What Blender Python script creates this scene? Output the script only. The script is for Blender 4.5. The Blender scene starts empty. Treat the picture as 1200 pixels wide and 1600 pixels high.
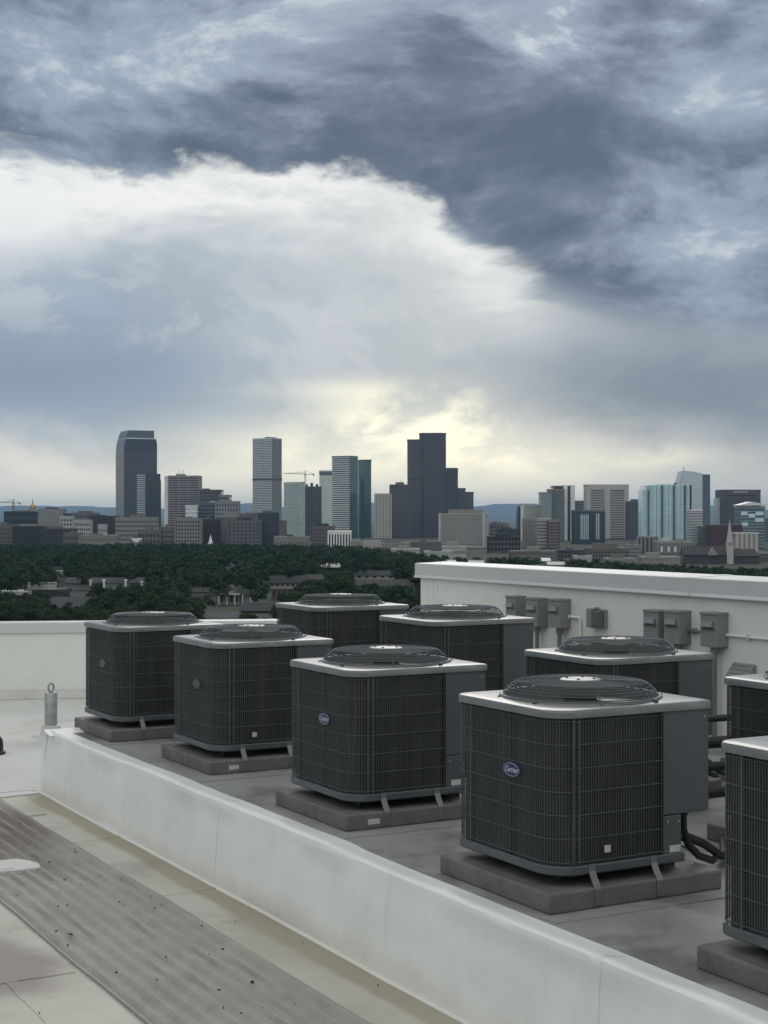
import bpy, math, random
import numpy as np
from mathutils import Vector, Matrix
R = math.radians
random.seed(7)
SC = bpy.context.scene
COL = SC.collection

# ------------------------------------------------------------------ camera
EYE = 1.65                       # metres above the equipment deck (z = 0)
cam_d = bpy.data.cameras.new('camera')
cam = bpy.data.objects.new('camera', cam_d); COL.objects.link(cam)
cam.location = (0, 0, EYE); cam.rotation_euler = (R(90), 0, 0)
cam_d.sensor_fit = 'VERTICAL'; cam_d.sensor_height = 24; cam_d.lens = 36
cam_d.shift_y = 0.005; cam_d.clip_start = 0.1; cam_d.clip_end = 90000
SC.camera = cam
SC.view_settings.view_transform = 'Standard'; SC.view_settings.look = 'None'
SC.view_settings.exposure = 0.1; SC.view_settings.gamma = 1
SC.render.engine = 'CYCLES'
SC.cycles.use_denoising = True
SC.cycles.max_bounces = 6; SC.cycles.diffuse_bounces = 3; SC.cycles.glossy_bounces = 3
SC.cycles.volume_bounces = 0; SC.cycles.transparent_max_bounces = 8
SC.cycles.caustics_reflective = False; SC.cycles.caustics_refractive = False

# ------------------------------------------------------------------ node helper
class S:
    """a socket with arithmetic"""
    def __init__(s, nt, sock): s.nt, s.k = nt, sock
    def _m(s, op, o=None, o2=None, clamp=False):
        n = s.nt.nodes.new('ShaderNodeMath'); n.operation = op; n.use_clamp = clamp
        for i, v in enumerate((s, o, o2)):
            if v is None: continue
            if isinstance(v, S): s.nt.links.new(v.k, n.inputs[i])
            else: n.inputs[i].default_value = v
        return S(s.nt, n.outputs[0])
    def __add__(s, o): return s._m('ADD', o)
    __radd__ = __add__
    def __sub__(s, o): return s._m('SUBTRACT', o)
    def __rsub__(s, o): return s._m('MULTIPLY_ADD', -1.0, o)
    def __mul__(s, o): return s._m('MULTIPLY', o)
    __rmul__ = __mul__
    def __truediv__(s, o): return s._m('DIVIDE', o)
    def clamp(s): return s._m('ADD', 0.0, None, True)
    def f(s, op, o=None): return s._m(op, o)
def step(x, a, b, lo=0.0, hi=1.0):
    n = x.nt.nodes.new('ShaderNodeMapRange'); n.interpolation_type = 'SMOOTHSTEP'
    x.nt.links.new(x.k, n.inputs['Value'])
    for nm, v in (('From Min', a), ('From Max', b), ('To Min', lo), ('To Max', hi)):
        if isinstance(v, S): x.nt.links.new(v.k, n.inputs[nm])
        else: n.inputs[nm].default_value = v
    return S(x.nt, n.outputs[0])
def cmix(nt, f, a, b, mode='MIX'):
    n = nt.nodes.new('ShaderNodeMix'); n.data_type = 'RGBA'; n.blend_type = mode
    for sock, v in ((n.inputs[0], f), (n.inputs[6], a), (n.inputs[7], b)):
        if isinstance(v, S): nt.links.new(v.k, sock)
        elif isinstance(v, (tuple, list)): sock.default_value = (*v, 1)
        else: sock.default_value = v
    return S(nt, n.outputs[2])
def noise(nt, vec, scale, detail=4, rough=.5, dist=0.0, out=0):
    n = nt.nodes.new('ShaderNodeTexNoise')
    if vec is not None: nt.links.new(vec.k, n.inputs['Vector'])
    n.inputs['Scale'].default_value = scale; n.inputs['Detail'].default_value = detail
    n.inputs['Roughness'].default_value = rough; n.inputs['Distortion'].default_value = dist
    return S(nt, n.outputs[out])
def vec3(nt, x, y, z):
    n = nt.nodes.new('ShaderNodeCombineXYZ')
    for i, v in enumerate((x, y, z)):
        if isinstance(v, S): nt.links.new(v.k, n.inputs[i])
        else: n.inputs[i].default_value = v
    return S(nt, n.outputs[0])
def sep(nt, v):
    n = nt.nodes.new('ShaderNodeSeparateXYZ'); nt.links.new(v.k, n.inputs[0])
    return [S(nt, n.outputs[i]) for i in range(3)]

# ------------------------------------------------------------------ sky (storm cloud deck over a Nishita sky)
SUN_AZ, SUN_EL = R(2), R(26)
def build_world():
    w = bpy.data.worlds.new('World'); SC.world = w; w.use_nodes = True
    w.cycles.sampling_method = 'MANUAL'; w.cycles.sample_map_resolution = 512
    nt = w.node_tree; nt.nodes.clear()
    out = nt.nodes.new('ShaderNodeOutputWorld')
    sky = nt.nodes.new('ShaderNodeTexSky'); sky.sky_type = 'NISHITA'; sky.sun_disc = False
    sky.sun_elevation = SUN_EL; sky.sun_rotation = SUN_AZ
    bg1 = nt.nodes.new('ShaderNodeBackground'); bg1.inputs[1].default_value = 0.08
    nt.links.new(sky.outputs[0], bg1.inputs[0])
    tc = nt.nodes.new('ShaderNodeTexCoord')
    dx, dy, dz = sep(nt, S(nt, tc.outputs['Generated']))
    hl = (dx*dx + dy*dy).f('SQRT').f('MAXIMUM', 1e-4)
    s = dx/hl                                   # sine of the azimuth
    e = dz.f('ARCSINE')                         # elevation
    front = step(dy, 0.0, .6)
    P = vec3(nt, dx, dy*.6, dz*1.9)
    w1 = noise(nt, P, 5.0, 1, .5, 0, 1)         # warp
    def warp(v, amt):
        a = nt.nodes.new('ShaderNodeVectorMath'); a.operation = 'MULTIPLY_ADD'
        nt.links.new(w1.k, a.inputs[0]); a.inputs[1].default_value = (amt,)*3; nt.links.new(v.k, a.inputs[2])
        return S(nt, a.outputs[0])
    Q = warp(P, .14)
    n1 = noise(nt, Q, 5.2, 6, .57)
    n2 = noise(nt, Q, 17.0, 5, .66)
    n3 = noise(nt, warp(vec3(nt, dx+3.1, dy*.6, dz*2.6+7.7), .10), 7.5, 4, .55)
    def blob(cx, cy, rx, ry, gain):             # a cloud bank centred on a bearing and elevation
        a = (s - (cx-600)/2400)/(rx/2400); b = (e - (808-cy)/2400)/(ry/2400)
        return ((a*a + b*b)*-1.0).f('EXPONENT')*front*gain
    eb = 0.206 - step(s, -.02, .17)*0.080 - s*0.10
    q = e - eb + (n1 - .5)*.10 + (n3 - .5)*.075 + (n2 - .5)*.045
    deck = step(q, -.003, step(s, .06, .17, .012, .040))
    # the storm deck: dark underside, torn lighter banks
    t = .31 + (n1 - .5)*1.1 + (n3 - .5)*1.5 + (n2 - .5)*.95 + step(e, .24, .38)*.14
    t = t + (step(n3 + (n2-.5)*.30, .43, .60)-.5)*.16 + (step(n1 + (n2-.5)*.3, .46, .56)-.5)*.14
    t = t + blob(100, 40, 300, 110, .26) + blob(1100, 190, 120, 60, .95) + blob(1000, 300, 160, 30, .35) + blob(980, 400, 170, 22, .3) + blob(830, 140, 130, 40, .38) + blob(960, 30, 260, 60, .30)
    t = (t - blob(480, 260, 420, 70, .22) - blob(690, 95, 120, 50, .22) - blob(1050, 440, 260, 60, .25) - blob(1100, 310, 130, 35, .45) - blob(250, 210, 250, 60, .15) - blob(900, 215, 180, 45, .12))
    t = ((t - .38)*2.4).f('TANH')*.5 + .46 + (n2 - .5)*.28
    dk = cmix(nt, t, (.064, .102, .170), (.345, .425, .525))
    dk = cmix(nt, step(t + (n2-.5)*.4, .80, 1.08)*.75, dk, (.66, .69, .71))
    dk = cmix(nt, step(e, .33, 1.2)*.85, dk, (.86, .89, .86))
    dk = cmix(nt, step(dy, .55, -.7)*.85, dk, (.98, 1.0, .955))   # unseen sky behind the camera, brightened to light surfaces facing it
    # under the deck: grey-blue rain veil, bright rim, cream light at the horizon
    mid = cmix(nt, step(s + (n3-.5)*.16, -.17, .06), (.335, .41, .50), (.50, .54, .555))
    mid = cmix(nt, step(s + (n3-.5)*.10, .05, .17), mid, (.215, .262, .34))
    mid = cmix(nt, step(n1 + (n2-.5)*.3, .50, .66)*.35, mid, (.58, .61, .625))
    mid = cmix(nt, step(n3 + (n2-.5)*.4, .52, .62)*.30, mid, (.24, .30, .38))
    br = step(e - eb + (n1 - .5)*.06, -.085, -.006)*(1.0 - step(s + (n1-.5)*.08, .05, .13)*.9)
    below = cmix(nt, br*.6, mid, (.62, .655, .66))
    rim = step(q + (n2-.5)*.03, -.046, -.004)*(1.0 - step(s + (n1-.5)*.08, .05, .12)*.85)
    below = cmix(nt, rim*step(n2*.5+n1*.5, .36, .58, .35, 1.0), below, (.84, .855, .835))
    wisp = step(n2*.55 + n3*.45, .50, .60)*step(q, -.11, -.03)*(1.0 - step(q, -.02, 0.0))
    below = cmix(nt, wisp*.45, below, (.36, .42, .48))
    puff = step(n1*.5 + n2*.5, .50, .56)*(1.0 - step(e - eb, -.09, -.02))*step(e, .06, .11)
    below = cmix(nt, puff*.22, below, (.74, .76, .76))
    below = cmix(nt, (blob(30, 350, 95, 50, 1.6)*step(n1 + (n2-.5)*.6, .42, .50)).clamp()*.8, below, (.82, .84, .84))
    low = 1.0 - step(e + (n1 - .5)*.09 + (n3 - .5)*.05 + (n2 - .5)*.04, .020, .066)
    low = low*step(s, .08, .22, 1.0, .55)
    below = cmix(nt, low*.92, below, (.88, .845, .735))
    below = cmix(nt, blob(1130, 610, 360, 75, .9), below, (.175, .225, .285))
    below = cmix(nt, blob(60, 590, 300, 70, .8), below, (.20, .27, .365))
    glow = blob(640, 712, 330, 52, 1.0) + blob(660, 650, 140, 36, 1.0) + blob(900, 716, 170, 18, .7) + blob(560, 610, 130, 18, .4)
    glow = glow*step(n1*.6 + n3*.4 + (n2-.5)*.55, .38, .57, .22, 1.0)
    below = cmix(nt, glow.clamp(), below, (1.16, 1.10, .84))
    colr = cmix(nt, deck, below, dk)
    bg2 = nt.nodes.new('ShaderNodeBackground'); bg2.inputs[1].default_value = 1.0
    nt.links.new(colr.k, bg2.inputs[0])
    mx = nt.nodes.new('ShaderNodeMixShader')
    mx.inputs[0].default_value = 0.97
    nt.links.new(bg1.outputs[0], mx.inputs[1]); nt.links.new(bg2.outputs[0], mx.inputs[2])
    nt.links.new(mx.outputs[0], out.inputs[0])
build_world()
sd = bpy.data.lights.new('sun', 'SUN'); sd.energy = 0.6; sd.angle = R(24); sd.color = (1, .95, .87)
sun = bpy.data.objects.new('sun', sd); COL.objects.link(sun)
sdir = Vector((math.sin(SUN_AZ)*math.cos(SUN_EL), math.cos(SUN_AZ)*math.cos(SUN_EL), math.sin(SUN_EL)))
sun.rotation_euler = (-sdir).to_track_quat('-Z', 'Y').to_euler()

# ------------------------------------------------------------------ materials
MATS = {}
def mat(name, col, rough=.7, metal=0.0, var=0.0, vscale=4.0, bump=0.0, bscale=30.0, spec=.5, extra=None, coords='Object'):
    if name in MATS: return MATS[name]
    m = bpy.data.materials.new(name); m.use_nodes = True; nt = m.node_tree
    b = nt.nodes['Principled BSDF']
    b.inputs['Roughness'].default_value = rough; b.inputs['Metallic'].default_value = metal
    b.inputs['Specular IOR Level'].default_value = spec
    b.inputs['Base Color'].default_value = (*col, 1)
    tc = nt.nodes.new('ShaderNodeTexCoord'); v = S(nt, tc.outputs[coords])
    c = None
    if var:
        n = noise(nt, v, vscale, 6, .6)
        f = ((n - .5)*2.2 + .5).clamp()
        c = cmix(nt, f, tuple(x*(1-var) for x in col), tuple(min(1, x*(1+var)) for x in col))
    if extra: c = extra(nt, v, c if c is not None else col, b)
    if isinstance(c, S): nt.links.new(c.k, b.inputs['Base Color'])
    if bump:
        bn = nt.nodes.new('ShaderNodeBump'); bn.inputs['Strength'].default_value = bump; bn.inputs['Distance'].default_value = .01
        nt.links.new(noise(nt, v, bscale, 5, .6).k, bn.inputs['Height']); nt.links.new(bn.outputs[0], b.inputs['Normal'])
    MATS[name] = m; return m

# ------------------------------------------------------------------ mesh builder
class MB:
    def __init__(s): s.v = []; s.f = []
    def add(s, vs, fs):
        o = len(s.v); s.v += [tuple(p) for p in vs]; s.f += [tuple(i+o for i in f) for f in fs]; return s
    def box(s, x0, x1, y0, y1, z0, z1):
        return s.add([(x0,y0,z0),(x1,y0,z0),(x1,y1,z0),(x0,y1,z0),(x0,y0,z1),(x1,y0,z1),(x1,y1,z1),(x0,y1,z1)],
                     [(0,3,2,1),(4,5,6,7),(0,1,5,4),(1,2,6,5),(2,3,7,6),(3,0,4,7)])
    def prism(s, poly, z0, z1):
        n = len(poly)
        return s.add([(x,y,z0) for x,y in poly]+[(x,y,z1) for x,y in poly],
                     [tuple(range(n-1,-1,-1)), tuple(range(n,2*n))]+[(i,(i+1)%n,n+(i+1)%n,n+i) for i in range(n)])
    def prism_y(s, poly, y0, y1):          # polygon in x-z swept along y
        n = len(poly)
        return s.add([(x,y0,z) for x,z in poly]+[(x,y1,z) for x,z in poly],
                     [tuple(range(n)), tuple(range(2*n-1,n-1,-1))]+[(i,n+i,n+(i+1)%n,(i+1)%n) for i in range(n)])
    def lathe(s, prof, n=24, cx=0, cy=0, a0=0.0):
        k = len(prof); vs = []; fs = []
        for r, z in prof:
            vs += [(cx+r*math.cos(a0+2*math.pi*i/n), cy+r*math.sin(a0+2*math.pi*i/n), z) for i in range(n)]
        for j in range(k-1):
            for i in range(n):
                fs.append((j*n+i, j*n+(i+1)%n, (j+1)*n+(i+1)%n, (j+1)*n+i))
        fs.append(tuple(range(n-1,-1,-1))); fs.append(tuple(range((k-1)*n, k*n)))
        return s.add(vs, fs)
    def tube(s, pts, r, n=6, closed=False):
        pts = [Vector(p) for p in pts]; m = len(pts); vs = []
        rs = r if isinstance(r, (list, tuple)) else [r]*m
        up = None
        for i, p in enumerate(pts):
            if closed: t = pts[(i+1)%m]-pts[i-1]
            else: t = pts[min(i+1,m-1)]-pts[max(i-1,0)]
            t.normalize()
            if up is None: up = Vector((0,0,1)) if abs(t.z) < .9 else Vector((1,0,0))
            a = t.cross(up).normalized(); b = a.cross(t).normalized(); up = b
            vs += [p+(a*math.cos(2*math.pi*j/n)+b*math.sin(2*math.pi*j/n))*rs[i] for j in range(n)]
        fs = [(i*n+j, i*n+(j+1)%n, ((i+1)%m)*n+(j+1)%n, ((i+1)%m)*n+j) for i in range(m if closed else m-1) for j in range(n)]
        if not closed: fs += [tuple(range(n-1,-1,-1)), tuple(range((m-1)*n, m*n))]
        return s.add(vs, fs)
    def bar(s, p, q, w, h=None):
        p, q = Vector(p), Vector(q); h = h or w
        t = (q-p).normalized(); up = Vector((0,0,1)) if abs(t.z) < .9 else Vector((0,1,0))
        a = t.cross(up).normalized()*w/2; b = a.cross(t).normalized()*h/2
        vs = [c+x for c in (p, q) for x in (-a-b, a-b, a+b, -a+b)]
        return s.add(vs, [(0,3,2,1),(4,5,6,7),(0,1,5,4),(1,2,6,5),(2,3,7,6),(3,0,4,7)])
    def mesh(s, name, m, smooth=None):
        me = bpy.data.meshes.new(name); me.from_pydata(s.v, [], s.f); me.validate(); me.update()
        me.materials.append(m)
        if smooth is not None:
            me.shade_smooth()
            me.set_sharp_from_angle(angle=R(smooth))
        return me
    def build(s, name, m, parent=None, smooth=None, kind=None):
        return link(name, s.mesh(name, m, smooth), parent, kind)
def link(name, me, parent=None, kind=None):
    o = bpy.data.objects.new(name, me); COL.objects.link(o); o.parent = parent
    if kind: o['kind'] = kind
    return o
def empty(name, loc=(0,0,0), rz=0.0):
    o = bpy.data.objects.new(name, None); COL.objects.link(o); o.location = loc; o.rotation_euler = (0,0,rz)
    o.empty_display_size = .2
    return o
def tag(o, label, cat, group=None):
    o['label'] = label; o['category'] = cat
    if group: o['group'] = group
    return o
def struct(o): o['kind'] = 'structure'; return o
def bevel(o, w, seg=2):
    md = o.modifiers.new('bevel', 'BEVEL'); md.width = w; md.segments = seg; md.limit_method = 'ANGLE'; md.angle_limit = R(40)
    return o
def copy_tree(o, parent=None):
    c = o.copy(); COL.objects.link(c); c.parent = parent
    for ch in list(o.children): copy_tree(ch, c)
    return c
def np_quads(name, V, m, parent=None, kind=None):        # V: (n,4,3)
    n = V.shape[0]
    me = bpy.data.meshes.new(name)
    me.vertices.add(n*4); me.vertices.foreach_set('co', V.astype(np.float32).ravel())
    me.loops.add(n*4); me.loops.foreach_set('vertex_index', np.arange(n*4, dtype=np.int32))
    me.polygons.add(n); me.polygons.foreach_set('loop_start', np.arange(0, n*4, 4, dtype=np.int32))
    me.update(calc_edges=True); me.materials.append(m)
    return me

# roof frame: x runs to the right along the unit fronts, y runs away along the rows
TH = math.atan2(.485, .875)
CT, ST = math.cos(TH), math.sin(TH)
def RF(x, y, z=0.0): return (CT*x-ST*y, ST*x+CT*y, z)
def unRF(X, Y): return (CT*X+ST*Y, -ST*X+CT*Y)
ZF = EYE-2.11                    # lower roof level
ZG = EYE-35.0                    # city ground
def wx(px, D): return (px-600)/2400*D
def wz(py, D): return EYE+(808-py)/2400*D

# ------------------------------------------------------------------ roof materials
def dirt(scale, dark, amount, lo=.5, hi=.72, scale2=1.0):
    def fn(nt, v, c, b):
        n = noise(nt, v, scale, 7, .62, .4)
        c = cmix(nt, step(n, lo, hi)*amount, c, dark)
        n2 = noise(nt, v, scale*9, 4, .7)
        c = cmix(nt, step(n2, .56, .8)*amount*.5, c, tuple(x*.7 for x in dark))
        nt.links.new((noise(nt, v, scale*2, 3)*.35+.45).k, b.inputs['Roughness'])
        return c
    return fn
M_floor = mat('white_roof_coating', (.53,.53,.50), .6, var=.07, vscale=1.4, bump=.25, bscale=18, extra=dirt(.8, (.34,.325,.295), .6))
def walkside(nt, v, c, b):
    x, y, z = sep(nt, v)
    n = noise(nt, v, 1.1, 7, .6, .5)
    c = cmix(nt, step(n, .42, .66)*.55, c, (.35,.31,.25))
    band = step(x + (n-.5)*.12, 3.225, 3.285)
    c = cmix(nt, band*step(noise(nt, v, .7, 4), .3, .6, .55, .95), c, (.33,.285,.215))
    n2 = noise(nt, v, 14, 4, .7)
    c = cmix(nt, step(n2, .58, .8)*.5, c, (.25,.23,.2))
    st = noise(nt, v, .55, 5, .55, 1.2)
    c = cmix(nt, step(st, .58, .66)*.5, c, (.24,.205,.19))
    bx = (x - 1.90)/.34; by = (y - 7.25)/.62
    sp = ((bx*bx + by*by)*-1.0).f('EXPONENT')
    return cmix(nt, step(sp*(n*1.6), .22, .62)*.75, c, (.20,.165,.155))
M_walk = mat('dusty_membrane', (.49,.468,.42), .65, var=.08, vscale=2, bump=.3, bscale=14, extra=walkside)
def curbcol(nt, v, c, b):
    x, y, z = sep(nt, v)
    n = noise(nt, v, 1.6, 6, .6, .6)
    sv = noise(nt, vec3(nt, x*2.0, y*6.0, z*.7), 1.2, 5, .6)
    c = cmix(nt, step(sv, .52, .78)*.30, c, (.60,.595,.56))
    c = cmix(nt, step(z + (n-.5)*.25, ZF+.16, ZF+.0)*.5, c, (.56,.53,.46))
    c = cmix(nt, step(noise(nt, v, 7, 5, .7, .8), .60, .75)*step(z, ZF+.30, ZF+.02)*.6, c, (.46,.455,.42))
    c = cmix(nt, step(z + (n-.5)*.10, -.16, -.04)*(1.0-step(z, -.03, -.005))*step(noise(nt, v, .9, 3), .42, .6)*.5, c, (.60,.595,.565))
    return cmix(nt, step(n, .54, .75)*.4, c, (.62,.62,.585))
M_curb = mat('white_curb_membrane', (.83,.835,.805), .45, var=.05, vscale=3, bump=.22, bscale=6, extra=curbcol)
M_deck = mat('grey_deck_coating', (.27,.272,.26), .7, var=.12, vscale=2.2, bump=.25, bscale=26, extra=dirt(1.3, (.125,.124,.117), .8, .46, .62))
M_wall = mat('white_parapet_paint', (.74,.74,.715), .6, var=.04, vscale=2, bump=.15, bscale=8, extra=dirt(.9, (.58,.57,.53), .45))
M_cop = mat('coping_metal', (.56,.575,.57), .38, var=.03, vscale=3, spec=.5)
M_patch = mat('white_patch', (.52,.52,.50), .5, var=.08, vscale=9, bump=.2)
def ribdirt(nt, v, c, b):
    c = dirt(1.0, (.17,.15,.125), .7)(nt, v, c, b)
    x, y, z = sep(nt, v); n = noise(nt, v, 1.4, 5, .6)
    bx = (x - 2.60)/.5; by = (y - 10.3)/1.5
    sp = ((bx*bx + by*by)*-1.0).f('EXPONENT')
    return cmix(nt, step(sp*(n*1.7), .2, .7)*.8, c, (.115,.085,.06))
M_rib = mat('ribbed_walkway_rubber', (.30,.283,.25), .75, var=.14, vscale=5, bump=.35, bscale=120,
            extra=ribdirt)
M_debris = mat('dry_debris', (.05,.042,.034), .9)
M_galv = mat('galvanised_steel', (.34,.36,.36), .42, .75, var=.25, vscale=14)
M_black = mat('black_iron', (.012,.012,.013), .5)

# ------------------------------------------------------------------ roof structure
def yP(x): return 19.64-.3957*x        # the far parapet line in the roof frame
def roof_frame(o): o.rotation_euler = (0,0,TH); return o
# white floor beyond the flashing strip, dusty floor on the near side
YS = 11.55                               # far end of the equipment deck, and the flashing line
m = MB(); m.prism([(-9,YS),(14,YS),(14,yP(14)+.3),(-9,yP(-9)+.3)], ZF-.6, ZF)
roof_far = struct(roof_frame(m.build('roof_floor', M_floor)))
m = MB(); m.prism([(-9,-5),(7.8,-5),(7.8,YS),(-9,YS)], ZF-.6, ZF-.002)
roof_near = struct(roof_frame(m.build('roof_floor', M_walk)))

# seams of the membrane sheets (raised laps) and patches: pieces of the floor
def lap(parent, pts, w, mtl, name='membrane_seam', h=.004, jag=.006):
    m = MB(); L = []; Rr = []
    for i in range(len(pts)-1):
        p, q = Vector(pts[i]), Vector(pts[i+1]); n = max(2, int((q-p).length/.12))
        d = (q-p).normalized(); nn = Vector((-d.y, d.x))
        for k in range(n+(i == len(pts)-2)):
            c = p+(q-p)*k/n; o1 = random.uniform(-jag, jag); o2 = random.uniform(-jag, jag)
            L.append(c+nn*(w/2+o1)); Rr.append(c-nn*(w/2+o2))
    k = len(L); vs = [(p.x,p.y,ZF+h) for p in L]+[(p.x,p.y,ZF+h) for p in Rr]+[(p.x,p.y,ZF-.01) for p in L]+[(p.x,p.y,ZF-.01) for p in Rr]
    fs = []
    for i in range(k-1):
        fs += [(i,k+i,k+i+1,i+1),(i,i+1,2*k+i+1,2*k+i),(k+i+1,k+i,3*k+i,3*k+i+1)]
    fs += [(0,2*k,3*k,k),(k-1,2*k-1,4*k-1,3*k-1)]
    m.add(vs, fs); return m.build(name, mtl, parent)
for yy in (12.75, 14.6, 16.4):
    lap(roof_far, [(-6,yy+.1),(3.4,yy)], .05, M_floor)
for xx in (1.2,):
    lap(roof_far, [(xx,YS+.1),(xx,18.5)], .05, M_floor)
lap(roof_far, [(-5,YS+.02),(1.5,YS-.03),(3.36,YS+.04)], .17, M_patch, 'flashing_strip', .008, .014)
lap(roof_far, [(2.4,YS+.17),(3.38,YS+.12)], .07, M_patch, 'flashing_strip', .012, .02)
for yy in (4.9, 8.1, 9.7):
    lap(roof_near, [(3.06,yy),(3.40,yy+.03)], .05, M_walk, h=.0006, jag=.008)
lap(roof_near, [(1.90,0),(1.90,6),(1.90,11.4)], .06, M_walk, h=.001)
for yy in (4.3, 6.9):
    lap(roof_near, [(-2,yy),(2.2,yy+.05)], .06, M_walk, h=.0022)
def patch(parent, x, y, w, l, rot, mtl, h=.007, name='membrane_patch'):
    m = MB(); pts = []
    n = 6
    c = [(-w/2,-l/2),(w/2,-l/2),(w/2,l/2),(-w/2,l/2)]
    for i in range(4):
        p, q = c[i], c[(i+1)%4]
        for k in range(n):
            t = k/n; px = p[0]+(q[0]-p[0])*t+random.uniform(-.012,.012); py = p[1]+(q[1]-p[1])*t+random.uniform(-.012,.012)
            pts.append((x+px*math.cos(rot)-py*math.sin(rot), y+px*math.sin(rot)+py*math.cos(rot)))
    m.prism(pts, ZF-.01, ZF+h); return m.build(name, mtl, parent)
patch(roof_near, 3.02, 10.78, .30, .22, .1, M_walk, .009)

# ribbed walkway roll on the lower roof
def walkway():
    m = MB(); x0, x1 = 2.235, 3.045; y0, y1 = -3.0, 11.42
    prof = [(x0, -.004), (x0, .012)]
    nr = 9; p = (x1-x0)/nr
    for i in range(nr):
        a = x0+i*p
        prof += [(a+p*.20, .009), (a+p*.38, .028), (a+p*.62, .028), (a+p*.80, .009)]
    prof += [(x1, .012), (x1, -.004)]
    ys = np.linspace(y0, y1, 90); vs = []; k = len(prof)
    for j, y in enumerate(ys):
        wob = .004*math.sin(y*1.7)+.003*math.sin(y*4.1)
        for (x, z) in prof:
            vs.append((x+wob+random.uniform(-.0012,.0012), y, ZF+z+.002*math.sin(y*2.3+x*3)))
    fs = [(j*k+i, j*k+i+1, (j+1)*k+i+1, (j+1)*k+i) for j in range(len(ys)-1) for i in range(k-1)]
    m.add(vs, fs)
    m.add([(x0,y1,ZF-.004)]+[(x,y1,ZF+z) for x,z in prof]+[(x1,y1,ZF-.004)], [tuple(range(k+2))])
    o = roof_frame(m.build('ribbed_walkway', M_rib, smooth=50))
    return tag(o, 'grey ribbed rubber walkway strip running along the white curb', 'walkway')
ww = walkway()
m = MB()
patch_pts = [(-.36,-.15),(-.1,-.14),(.12,-.16),(.22,-.15),(.24,-.05),(.21,.06),(.16,.14),(.0,.15),(-.2,.14),(-.37,.15)]
m.prism([(2.42+a, 9.12+b) for a,b in patch_pts], ZF-.004, ZF+.033)
pt = bevel(roof_frame(m.build('walkway_patch', M_patch)), .006)
m2 = MB(); m2.prism([(2.35+a*.62, 9.10+b*.6) for a,b in patch_pts], ZF+.028, ZF+.037); m2.build('patch_layer', M_patch, pt)
tag(pt, 'small ragged white membrane patch stuck across the ribbed walkway', 'patch')
# leaf litter on the walkway
m = MB()
for i in range(95):
    x = random.uniform(2.26, 3.02) if random.random() < .8 else random.uniform(1.6, 3.35); y = random.uniform(3.0, 10.8); z = ZF+(.029 if 2.235 < x < 3.045 else .002)
    r = random.choice([.003,.004,.005,.006,.008,.010])*random.uniform(.7,1.2); a = random.uniform(0, 6.28); st = random.uniform(.35, 1)
    pts = [(x+math.cos(a)*math.cos(t)*r-math.sin(a)*math.sin(t)*r*st, y+math.sin(a)*math.cos(t)*r+math.cos(a)*math.sin(t)*r*st) for t in (0,1.1,2.2,3.3,4.4,5.4)]
    m.prism(pts, z-.001, z+random.uniform(.002,.007))
o = roof_frame(m.build('leaf_litter', M_debris, kind='stuff')); tag(o, 'small dark bits of leaf litter scattered on the walkway', 'debris')

# curb and equipment deck
def smooth_noise(y, seed):
    return sum(math.sin(y*f+seed*p)*a for f, p, a in ((.9,1.3,.5),(2.3,2.9,.28),(4.7,.7,.16),(9.1,4.4,.1)))
def curb():
    m = MB()
    prof = [(3.393,ZF-.004),(3.400,ZF+.004),(3.408,ZF+.010),(3.413,ZF+.04),(3.425,ZF+.16),(3.435,ZF+.27),(3.444,ZF+.37),(3.452,-.045),(3.453,-.006),(3.456,.010),(3.466,.020),(3.485,.021),(3.52,.012),(3.58,.003),(3.66,-.006)]
    ys = np.linspace(-3, YS, 150); vs = []; k = len(prof)
    for y in ys:
        for i, (x, z) in enumerate(prof):
            top = max(0, (z-ZF)/.46)
            if i < 3: vs.append((x+.008*smooth_noise(y*1.4, 3.3), y, z))
            else: vs.append((x+.010*smooth_noise(y, 1.7)*top+.006*smooth_noise(y*1.9+z*5, 5.1), y, z+(.007*smooth_noise(y*1.2, 8.8) if 7 <= i < 14 else 0)))
    fs = [(j*k+i, (j+1)*k+i, (j+1)*k+i+1, j*k+i+1) for j in range(len(ys)-1) for i in range(k-1)]
    m.add(vs, [f[::-1] for f in fs])
    # far end turns the corner along x
    yb = YS
    cap = [(x, z) for x, z in prof]
    vs = []; xs = np.linspace(0, 4.0, 40)
    prof2 = [(y-3.36, z) for y, z in prof]
    for t in xs:
        for (d, z) in prof2:
            vs.append((3.42+t+(.0 if t > 0 else d*.0), yb+.12-d-.0, z+.003*smooth_noise(t, 2)))
    kk = k
    m.add(vs, [(j*kk+i, j*kk+i+1, (j+1)*kk+i+1, (j+1)*kk+i)[::-1] for j in range(len(xs)-1) for i in range(kk-1)])
    # close the corner
    pc = [(x, yb, z) for x, z in prof]; pd = [(3.42, yb+.12-(d), z) for d, z in prof2]
    m.add(pc+pd, [(i, i+1, k+i+1, k+i) for i in range(k-1)])
    return m
cm = curb()
co = roof_frame(cm.build('roof_curb', M_curb, smooth=33))
tag(co, 'low white membrane curb running diagonally below the condenser units', 'curb')
def curb_pt(i, x, z, y):
    top = max(0, (z-ZF)/.46)
    return (x+.010*smooth_noise(y, 1.7)*top+.006*smooth_noise(y*1.9+z*5, 5.1), z+(.007*smooth_noise(y*1.2, 8.8) if 7 <= i < 14 else 0))
CP = [(3.413,ZF+.04),(3.425,ZF+.16),(3.435,ZF+.27),(3.444,ZF+.37),(3.452,-.045),(3.453,-.006),(3.456,.010),(3.466,.020),(3.485,.021),(3.52,.012),(3.58,.003)]
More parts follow.
